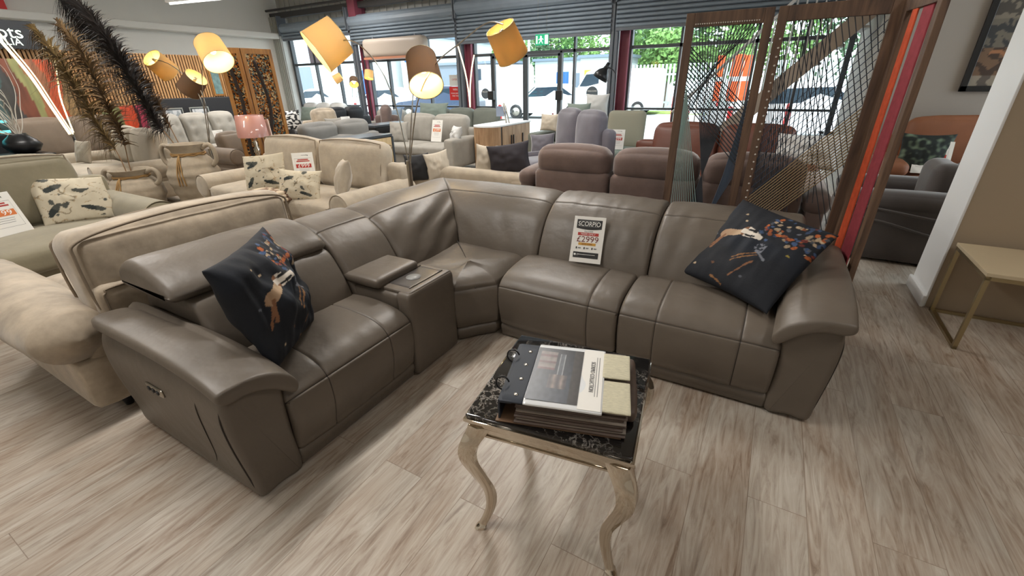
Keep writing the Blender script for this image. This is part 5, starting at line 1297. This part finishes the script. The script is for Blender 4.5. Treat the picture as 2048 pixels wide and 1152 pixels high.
# ------------------------------------------------------------------ left background: slat wall, sign, hangings, neon, black panel
t = thing('slat_partition', 'honey coloured vertical slat partition along the left wall', 'partition', (-11.5, 4.9, 0), 0)
bm = BM(); box(bm, -.06, -.03, -2.6, 1.85, 0, 2.16); build('backing', bm, M['gap'], t, False)
bm = BM(); y = -2.6
while y < 1.83: box(bm, -.03, .0, y, y+.034, 0, 2.17); y += .056
build('slats', bm, M['slat'], t, False)
t = thing('shop_sign', 'black shop sign with white lettering above the slat partition at the left edge', 'sign', (-11.4, 3.02, 2.16), 0)
bm = BM(); box(bm, -.05, 0, -.75, .48, 0, .42, .004); build('sign_board', bm, M['blackpaint'], t, False)
e = empty('sign_face', (.004, 0, 0)); e.parent = t; e.rotation_euler = (pi/2, 0, pi/2)
lw = emit('sign_letters', (235, 255, 240), 1.2)
letters('concepts', .26, lw, e, -.16, .24, 0); letters('ITALIA', .15, lw, e, .04, .10, 0)
def hanging(u, v):
    k = u+.12*noise.noise(V((u*3, v*2.4, 0))); st = [(0, (70, 96, 98)), (.22, (60, 60, 62)), (.32, (116, 66, 50)), (.45, (146, 146, 96)), (.58, (150, 96, 66)), (.72, (196, 84, 48)), (.9, (150, 120, 80))]
    c = st[0][1]
    for p, q in st:
        if k >= p: c = q
    n_ = .8+.4*noise.noise(V((u*20, v*4, 2))); return tuple(x*n_ for x in lin(c))
t = thing('painted_hanging', 'painted fabric hanging in teal, olive and orange stripes behind the LED arch', 'wall hanging', (-11.25, 3.05, 1.38))
bm = BM(); box(bm, -.02, -.006, -.55, .55, -.62, .62); build('backing', bm, M['gap'], t, False)
p_ = art('cloth', 1.1, 1.24, 50, 40, hanging, M['vcart'], t); p_.rotation_euler = (pi/2, 0, pi/2)
def hanging2(u, v):
    k = u+.05*noise.noise(V((u*2, v*3, 1)));
    c = (110, 112, 70) if k < .35 else (206, 80, 50) if k < .62 else (70, 40, 40) if k < .68 else (186, 72, 96) if k < .86 else (140, 96, 60)
    n_ = .85+.3*noise.noise(V((u*20, v*4, 2))); return tuple(x*n_ for x in lin(c))
t = thing('painted_hanging', 'painted fabric hanging in coral and pink stripes beyond the black plume', 'wall hanging', (-11.25, 4.35, .62))
bm = BM(); box(bm, -.02, -.006, -.42, .42, -.6, .6); build('backing', bm, M['gap'], t, False)
p_ = art('cloth', .84, 1.2, 40, 30, hanging2, M['vcart'], t); p_.rotation_euler = (pi/2, 0, pi/2)
LK = 10.05/8.9
def lp(x, y, z): return V((x*LK, y*LK, 1.5+(z-1.5)*LK))
b_ = lp(-8.9, 2.67, 1.5); b_.z = 0
t = thing('led_arch_lamp', 'leaning arch of glowing LED strips at the far left', 'floor lamp', b_)
for pts_, r_ in (([(-8.9, 2.23, 2.42), (-8.9, 2.355, 2.11), (-8.9, 2.49, 1.705), (-8.9, 2.57, 1.3), (-8.9, 2.645, .93)], .020), ([(-8.87, 2.30, 2.40), (-8.87, 2.40, 2.10), (-8.87, 2.525, 1.705), (-8.87, 2.60, 1.3), (-8.87, 2.67, .93)], .008), ([(-8.9, 2.83, 2.08), (-8.9, 2.84, 2.0), (-8.9, 2.76, 1.65), (-8.9, 2.705, 1.38), (-8.9, 2.69, .95)], .010)):
    bm = BM(); tube(bm, [lp(*p)-b_ for p in catmull(pts_, 8)], r_, 8); build('led_strip', bm, M['neon'], t)
bm = BM(); tube(bm, [(0, 0, .86), (0, 0, .5), (0, 0, .02)], .02, 8); box(bm, -.16, .16, -.16, .16, 0, .03); build('stand', bm, M['blackpaint'], t)
t = thing('display_panel', 'black display panel leaning on the slat partition behind the tufted sofa', 'panel', (-10.8, 5.5, 0))
bm = BM(); box(bm, -.03, .03, -1.0, .95, 0, 1.33, .02); build('panel_board', bm, M['blackfab'], t, False)
def poster_fn(s):
    def f(u, v):
        if u < .08 or u > .92 or v < .05 or v > .95: return lin((40, 42, 44))
        k = noise.noise(V((u*6+s, v*6, s)))
        if .35 < v < .62 and abs(k) > .15: return lin((40, 42, 48))
        return lin((196, 198, 200)) if k > -.1 else lin((150, 156, 160))
    return f
for k, (y_, lb) in enumerate(((4.78, 'white framed poster on an easel, left one in front of the black panel'), (5.28, 'white framed poster on an easel, right one in front of the black panel'))):
    t = thing('poster_easel', lb, 'poster', (-10.45, y_, 0))
    bm = BM(); box(bm, -.01, .01, -.19, .19, .72, 1.16, .003); build('poster_frame', bm, M['steel'], t, False)
    p_ = art('poster_sheet', .34, .40, 30, 30, poster_fn(k*5+1), M['vcart'], t); p_.rotation_euler = (pi/2, 0, pi/2); p_.location = (.012, 0, .94)
    bm = BM()
    for s in (-1, 1): cyl(bm, (0, s*.14, .74), (.05, s*.16, 0), .012, n=8)
    cyl(bm, (-.01, 0, .9), (-.2, 0, 0), .012, n=8); build('easel_legs', bm, M['steel'], t)
t = thing('framed_print', 'small narrow framed print on the slat partition', 'picture', (-11.49, 6.35, 1.62)); bm = BM(); box(bm, 0, .03, -.12, .12, -.28, .28, .004); build('frame', bm, M['goldwood'], t, False)
bm = BM(); box(bm, .03, .034, -.085, .085, -.24, .24); build('print', bm, mat('blue_green_print', (96, 124, 124), .5, var=.4, vscale=10), t, False)
# black vase with white twigs on a dark table
t = thing('dark_table', 'low black table at the far left carrying the black vase', 'table', (-8.85, 1.95, 0))
bm = BM(); box(bm, -.35, .35, -.5, .35, .70, .74, .006); build('top', bm, M['blackpaint'], t, False)
bm = BM(); box(bm, -.2, .2, -.3, .2, 0, .70, .006); build('pedestal', bm, M['blackpaint'], t, False)
t = thing('black_vase', 'wide black vase on the dark table at the far left', 'vase', (-8.85, 2.10, .742))
bm = BM(); lathe(bm, [(.09, 0), (.15, .02), (.20, .10), (.17, .17), (.11, .22), (.09, .25), (.08, .25), (.10, .21), (.001, .15)], 32, open_ends=True); build('body', bm, M['blackpaint'], t)
t = thing('white_twigs', 'spray of curly white twigs in the black vase', 'twigs', (-8.85, 2.10, .93))
bm = BM(); rnd = random.Random(5)
for k in range(16):
    a = rnd.uniform(-1.3, .4); pts = [V((0, 0, 0))]; p = V((rnd.uniform(-.03, .03), rnd.uniform(-.03, .03), 0)); d = V((rnd.uniform(-.3, .3), sin(a)*.9, cos(a)+.25)).normalized()
    for j in range(9):
        p = p+d*.13; d = (d+V((rnd.uniform(-.3, .3), rnd.uniform(-.35, .2), rnd.uniform(-.25, .25)))).normalized(); pts.append(p.copy())
    tube(bm, catmull(pts, 3), .007, 5, taper=lambda f: 1-.7*f)
o_ = build('twig_stems', bm, M['white_cord'], t); o_['kind'] = 'stuff'
t = thing('glass_shelf', 'glass shelf unit edged with cyan light at the left edge', 'shelf', (-9.6, 1.45, 0))
for z in (.99, 1.12):
    bm = BM(); box(bm, -.3, .3, -.7, .68, z, z+.012); box(bm, .29, .31, -.7, .70, z-.004, z+.028); build('shelf_edge', bm, M['cyan'], t, False)
bm = BM(); box(bm, -.3, .28, -.7, .66, 0, .96, .01); build('plinth', bm, M['blackfab'], t, False)
# ------------------------------------------------------------------ things hung on the windows
t = thing('exit_sign', 'green emergency exit sign hanging over the entrance doors', 'exit sign', (-4.52, 9.3, 2.30))
bm = BM(); box(bm, -.15, .15, -.012, .012, -.10, .10, .004); build('housing', bm, M['exitgreen'], t, False)
bm = BM(); box(bm, .07, .14, -.016, -.012, -.08, .08); box(bm, -.13, -.10, -.016, -.012, -.07, .07)
build('door_symbol', bm, M['exitwhite'], t, False)
bm = BM(); cyl(bm, (-.02, -.014, .05), (-.02, -.018, .05), .02, n=12); box(bm, -.04, 0, -.016, -.012, -.03, .03)
for a, b in (((-.03, -.014, -.02), (-.065, -.014, -.07)), ((-.01, -.014, -.02), (.02, -.014, -.07)), ((-.03, -.014, .02), (-.075, -.014, .0)), ((0, -.014, .02), (.035, -.014, .0))): cyl(bm, a, b, .008, n=6)
build('running_figure', bm, M['exitwhite'], t)
bm = BM(); 
for s in (-.1, .1): cyl(bm, (s, 0, .1), (s, 0, 2.0), .003, n=6)
build('suspension_wires', bm, M['steel'], t)
def wsign(name, label, x, z, w, h, m_, lines, cat='sign', round_=False, y=9.985, lm='whiteink'):
    t = thing(name, label, cat, (x, y, z)); t.rotation_euler = (pi/2, 0, 0)
    bm = BM()
    if round_: cyl(bm, (0, 0, 0), (0, 0, .003), w/2, n=36)
    else: box(bm, -w/2, w/2, -h/2, h/2, 0, .003)
    build('sign_panel', bm, m_, t, False)
    for s, yy, sz in lines: letters(s, sz, M[lm], t, 0, yy, .0035)
    return t
wsign('red_poster', 'red promotional poster in the window left of the entrance doors', -7.32, 1.28, .36, .32, M['red'], [('WIN', .09, .07), ('YOUR ORDER', .0, .045), ('FREE THIS', -.06, .045)])
wsign('flyer', 'pale flyer above the red poster in the window', -7.32, 1.58, .32, .26, M['paper'], [('OFFER', .02, .06)], lm='redink')
tagd = mat('charcoal_vinyl', (84, 96, 104), .5)
wsign('round_sticker', 'round dark sticker on the window right of the entrance doors', -3.62, 1.27, .27, .27, tagd, [('WELCOME', .04, .045), ('TO', -.05, .06)], 'sticker', True)
wsign('round_sticker', 'round dark sticker on the window left of the entrance doors', -6.40, 1.27, .24, .24, tagd, [('WELCOME', .04, .04)], 'sticker', True)
wsign('square_label', 'small black square label low on the window right of the doors', -3.42, 1.06, .10, .10, M['blackink'], [], 'sticker')
wsign('window_banner', 'pale banner numbered 1200X in the first window bay, behind the left lamp shade', -11.95, 2.42, 1.5, .60, mat('pale_lilac_banner', (176, 170, 186), .7), [('1200X', -.18, .16)], 'sign', lm='greyink')
# stairs behind the screen, rising to the right
t = thing('staircase', 'beige and grey staircase rising to the right, seen through the string screen', 'staircase', (-1.55, 8.0, 0))
A_ = V((0, 0, .0)); B_ = V((3.0, 0, 2.75))
for yy, nm in ((0, 'string_board'), (.9, 'string_board')):
    bm = BM(); d = (V((2.5, 0, 2.45))).normalized(); n_ = V((-d.z, 0, d.x))
    P = [V((.0, yy, 0)), V((.30, yy, 0)), V((2.5, yy, 2.28)), V((2.5, yy, 2.58))]
    a = [bm.verts.new(p) for p in P]; b = [bm.verts.new(p+V((0, .04, 0))) for p in P]
    for k in range(4): bm.faces.new((a[k], a[(k+1) % 4], b[(k+1) % 4], b[k]))
    bm.faces.new(a); bm.faces.new(b[::-1]); build(nm, bm, M['stairtan'], t, False)
for k in range(11):
    bm = BM(); box(bm, .16+k*.22, .42+k*.22, .04, .9, .19+k*.21, .22+k*.21, .002); build('tread', bm, M['stairgrey'], t, False)
bm = BM(); cyl(bm, (.05, .02, 1.02), (2.45, .02, 3.45), .022, n=10); build('handrail', bm, M['stairgrey'], t)
for k in range(22):
    x = .08+k*.11; bm = BM(); cyl(bm, (x, .02, max(.02, (x-.02)*.98)), (x, .02, 1.0+(x-.05)*1.0), .011, n=6); build('baluster', bm, M['stairgrey'], t)
# swatch of orange barriers behind
t = thing('leaning_sign', 'narrow pale sign board leaning between the mosaic screen and the sideboard', 'sign', (-6.0, 3.86, 0))
bm = BM(); box(bm, -.075, .075, -.008, .008, 0, 1.12, .002, Matrix.Rotation(-.10, 4, 'X') @ Matrix.Rotation(-.22, 4, 'Y')); build('sign_board', bm, mat('peach_white_board', (214, 190, 176), .5), t, False)
# ------------------------------------------------------------------ outside: forecourt, bollards, cars, cabins, trees
bm = BM(); box(bm, -70, 40, 10.3, 90, -.12, -.06); o = struct('ground', bm, M['asphalt'])
bm = BM(); box(bm, -70, 40, 24.5, 26.5, -.06, -.02); o = struct('ground_verge', bm, M['grass'])
bm = BM(); box(bm, -30, 20, 18.1, 18.35, -.06, .04); struct('kerb_1', bm, M['stairgrey'])
def bollard(x, y, h, lb, r=.055):
    t = thing('bollard', lb, 'bollard', (x, y, -.06), 0, None)
    bm = BM(); lathe(bm, [(r, 0), (r, h-.03), (r*.8, h), (.001, h+.01)], 16, open_ends=True); build('post', bm, M['red'], t)
for x, y, h, lb in ((-13.27, 12, 1.0, 'red bollard outside the first window bay'), (-9.35, 12, 1.0, 'red bollard outside the second window bay'), (-6.31, 12.0, 1.05, 'red bollard seen through the left entrance door'), (-7.2, 12.0, .98, 'red bollard at the left edge of the entrance doors'), (-4.75, 11.2, .8, 'red bollard at the right edge of the entrance doors'), (-4.22, 12, .98, 'red bollard outside the pane right of the entrance doors'), (-3.05 + .02, 12, .98, 'red bollard just left of the maroon column by the black lamp') , (-1.9, 12, .98, 'red bollard outside the window left of the string screen'), (-.95, 12, .98, 'red bollard seen through the left panel of the string screen'), (.22, 12, 1.05, 'red bollard seen through the right panel of the string screen')):
    if 'just left of' in lb: continue
    bollard(x, y, h, lb)
for k, x in enumerate((-9.35, -3.85, -2.15)):
    bollard(x, 20.5, .95, ('thin red post beyond the kerb behind the entrance doors', 'thin red post beyond the kerb, left of the notice board', 'thin red post beyond the kerb, right of the notice board')[k], .04)
t = thing('notice_board', 'small white notice board on the verge by the palisade fence', 'board', (-3.0, 21, -.06)); bm = BM(); box(bm, -.42, .42, -.02, .02, .25, 1.15, .005); build('panel', bm, M['bldwhite'], t, False)
bm = BM(); 
for s in (-1, 1): cyl(bm, (s*.38, 0, 0), (s*.38, 0, .3), .03, n=8)
build('legs', bm, M['roofblue'], t)
def bld(name, label, x0, x1, y, dep, h, m_, doors=(), roof='roofblue', cat='building', sign=None):
    cx = (x0+x1)/2; t = thing(name, label, cat, (cx, y, -.06))
    bm = BM(); box(bm, x0-cx, x1-cx, 0, dep, 0, h); build('walls', bm, M[m_], t, False)
    bm = BM(); box(bm, x0-cx-.15, x1-cx+.15, -.15, dep+.15, h, h+.16); build('roof', bm, M[roof], t, False)
    for (a, b, z0, z1, mk, nm) in doors:
        bm = BM(); box(bm, a-cx, b-cx, -.04, .02, z0, z1); build(nm, bm, M[mk], t, False)
    return t
bld('warehouse', 'large white clad unit with a grey shutter door, beyond the first two window bays', -44, -26.0, 26, 14, 7.0, 'bldwhite', ((-36.2, -33.2, 0, 3.0, 'bldgrey', 'shutter_door'), (-27.9, -26.8, 0, 2.6, 'bldblue', 'door')))
bld('blue_unit', 'white unit with a blue sign board beyond the second window bay', -25.4, -22.3, 28, 8, 4.6, 'bldwhite', ((-25.0, -22.6, 3.1, 4.0, 'bldblue', 'sign_board'), (-23.2, -22.6, 0, 2.2, 'bldblue', 'door')))
bld('container', 'dark blue grey corrugated container left of the entrance view', -21.6, -15.9, 27.5, 2.6, 2.75, 'bldgrey', ((-18.5, -17.3, 0, 2.2, 'bldblue', 'door'),), 'bldgrey', 'container')
bld('portable_cabin', 'white portable cabin with blue doors seen through the entrance doors', -15.6, -11.7, 31, 3, 2.9, 'bldwhite', ((-13.9, -13.0, .1, 2.2, 'bldblue', 'door'), (-12.7, -11.9, .6, 2.1, 'bldgrey', 'window_shutter'), (-15.2, -14.6, .6, 1.4, 'bldgrey', 'window_shutter')))
t = bld('portable_cabin', 'pale cabin with a small sign board, right of the entrance doors', -11.0, -8.3, 28, 3, 2.85, 'bldwhite', ((-10.7, -9.6, 1.75, 2.2, 'goldink', 'sign_board'),))
t = thing('palisade_fence', 'pale vertical palisade fence in front of the trees', 'fence', (-6.5, 27.0, -.06))
bm = BM(); x = -2.2
while x < 10: box(bm, x, x+.11, 0, .02, 0, 2.35); x += .20
build('pales', bm, M['fence'], t, False)
bm = BM(); box(bm, -2.2, 10, .02, .06, .4, .5); box(bm, -2.2, 10, .02, .06, 1.8, 1.9); build('rails', bm, M['fence'], t, False)
for k, (x, y) in enumerate(((-16.0, 29), (-14.6, 27))):
    t = thing('lamp_post', ('white lamp post left of the exit sign' if k == 0 else 'white lamp post below the exit sign'), 'lamp post', (x+1.1, y-1, -.06)); bm = BM(); cyl(bm, (0, 0, 0), (0, 0, 7), .09, .06, n=10); build('pole', bm, M['bldwhite'], t)
    bm = BM(); box(bm, -.1, .5, -.08, .08, 6.95, 7.08, .02); build('lamp_head', bm, M['bldwhite'], t, False)
def car(name, label, loc, rz, L_, W_, H_, m_, van=False):
    t = thing(name, label, 'van' if van else 'car', (loc[0], loc[1], -.06), rz)
    if van: prof = [(-.5, .12), (-.5, .50), (-.46, .56), (-.36, .60), (-.26, .95), (-.20, 1.0), (.48, 1.0), (.5, .95), (.5, .12)]
    else: prof = [(-.5, .18), (-.5, .45), (-.44, .54), (-.24, .60), (-.10, .94), (0, 1.0), (.20, .99), (.36, .68), (.47, .62), (.5, .52), (.5, .18)]
    bm = BM(); n = len(prof); rows = []
    for yy, s in ((-.5, .92), (-.46, 1.0), (.46, 1.0), (.5, .92)):
        rows.append([bm.verts.new((x*L_, yy*W_*(1 if z < .6 else .86), .0+z*H_*(.985 if s < 1 else 1))) for x, z in prof])
    for A, B in zip(rows, rows[1:]):
        for k in range(n): bm.faces.new((A[k], A[(k+1) % n], B[(k+1) % n], B[k]))
    bm.faces.new(rows[0]); bm.faces.new(rows[-1][::-1]); build('body', bm, M[m_], t, True, autosmooth=40)
    bm = BM()
    for s in (-1, 1):
        if van: q = [(-.33, .64), (-.26, .90), (-.12, .92), (-.12, .64)]
        else: q = [(-.20, .64), (-.09, .90), (.18, .92), (.31, .68)]
        vs = [bm.verts.new((x*L_, s*W_*.47 if z < .6 else s*W_*.445, z*H_)) for x, z in q]; bm.faces.new(vs if s < 0 else vs[::-1])
    q = [(-.245, .62), (-.12, .92)] if not van else [(-.352, .63), (-.268, .93)]
    vs = [bm.verts.new((q[0][0]*L_-.03, -W_*.38, q[0][1]*H_)), bm.verts.new((q[0][0]*L_-.03, W_*.38, q[0][1]*H_)), bm.verts.new((q[1][0]*L_-.03, W_*.36, q[1][1]*H_)), bm.verts.new((q[1][0]*L_-.03, -W_*.36, q[1][1]*H_))]; bm.faces.new(vs)
    bmesh.ops.solidify(bm, geom=list(bm.faces), thickness=-.03)
    build('window_glass', bm, M['carglass'], t, False)
    for sx in (-.32, .31):
        for sy in (-1, 1):
            bm = BM(); cyl(bm, (sx*L_, sy*W_*.40, .32), (sx*L_, sy*W_*.50, .32), .32, n=20); w_ = build('wheel', bm, M['tyre'], t, autosmooth=40)
            bm = BM(); cyl(bm, (sx*L_, sy*W_*.49, .32), (sx*L_, sy*W_*.51, .32), .19, n=14); build('hub', bm, M['steel'], w_)
car('car', 'white car parked outside the second window bay', (-19.2, 19.5), .3, 4.2, 1.75, 1.45, 'carwhite')
car('car', 'dark blue car parked beyond the grey sofa, behind the central lamp shade', (-14.6, 18.6), .35, 4.2, 1.75, 1.5, 'cardark')
car('car', 'pale car low in the first window bay', (-24.5, 19.5), .2, 4.3, 1.8, 1.45, 'carwhite')
car('van', 'white van left of the entrance doors', (-15.0, 23.6), .9, 5.2, 2.0, 2.5, 'carwhite', True)
car('car', 'white car seen through the entrance doors', (-9.6, 20.6), .15, 4.3, 1.8, 1.5, 'carwhite')
car('van', 'white van parked behind the white car in the entrance view', (-7.6, 24.2), 0.05, 4.8, 1.9, 2.1, 'carwhite', True)
car('car', 'white car seen through the right panel of the string screen', (.3, 15.5), .2, 4.2, 1.75, 1.45, 'carwhite')
for k, (x, y) in enumerate(((-1.6, 14.6), (-1.25, 14.8), (-.95, 15.0), (-.65, 15.2), (-1.1, 14.3))):
    t = thing('traffic_barrier', 'orange and white upright barrier seen through the left panel of the string screen', 'barrier', (x, y, -.06), 0, 'orange barriers stacked outside')
    bm = BM(); box(bm, -.09, .09, -.05, .05, 1.0, 2.15, .01); build('orange_board', bm, M['orangebar'], t, False)
    bm = BM(); box(bm, -.095, .095, -.055, .055, 1.5, 1.62, .01); box(bm, -.03, .03, -.03, .03, 0, 1.0); build('white_band', bm, M['bldwhite'], t, False)
def tree(loc, h, r, m_, lb, seed):
    t = thing('tree', lb, 'tree', (loc[0], loc[1], -.06)); rnd = random.Random(seed)
    bm = BM(); tube(bm, catmull([(0, 0, 0), (.1, 0, h*.3), (-.1, .1, h*.6), (0, 0, h*.85)], 4), .16, 8, taper=lambda f: 1-.7*f); build('trunk', bm, M['bark'], t)
    bm = BM()
    clumps = [(V((rnd.uniform(-1, 1)*r*.75, rnd.uniform(-1, 1)*r*.5, h*(.35+.6*rnd.random()))), rnd.uniform(.25, .5)*r) for _ in range(26)]
    for c, cr in clumps:
        for _ in range(90):
            d = V((rnd.gauss(0, 1), rnd.gauss(0, 1), rnd.gauss(0, 1))).normalized()*cr*rnd.uniform(.6, 1); p = c+d
            a = V((rnd.gauss(0, 1), rnd.gauss(0, 1), rnd.gauss(0, 1))).normalized(); b = a.orthogonal().normalized(); s = rnd.uniform(.09, .2)
            bm.faces.new([bm.verts.new(p+a*s), bm.verts.new(p+b*s*.7), bm.verts.new(p-a*s), bm.verts.new(p-b*s*.7)])
    o = build('foliage', bm, M[m_], t, False)
for i, (x, y, h, r, m_, lb) in enumerate(((-29.5, 47, 8.0, 3.6, 'leafg', 'green tree beyond the blue sign, left of the central lamp shade'), (-23.0, 47, 7.6, 3.4, 'leafg', 'bright green tree above the container'), (-18.5, 40, 7.2, 3.2, 'leafg2', 'tree behind the white portable cabin, left'), (-15.0, 38, 7.0, 3.2, 'leafg', 'tree directly behind the exit sign'), (-11.6, 40, 7.0, 3.0, 'leafg2', 'tree right of the exit sign above the cabin'), (-8.9, 35, 6.8, 2.8, 'leafg', 'tree above the pale cabin with the sign board'), (-6.3, 34, 6.6, 2.6, 'leafg2', 'blue green tree above the palisade fence'), (-6.4, 30.5, 4.4, 1.5, 'leafg', 'small bright green tree just behind the palisade fence'), (-3.6, 33, 6.2, 2.4, 'leafg', 'tree behind the fence near the string screen'), (-.6, 30, 6.4, 2.8, 'leafg', 'bright tree seen through the left panel of the string screen'), (3.0, 30, 6.6, 2.8, 'leafg2', 'tree seen through the right panel of the string screen'))):
    tree((x, y), h, r, m_, lb, i+11)
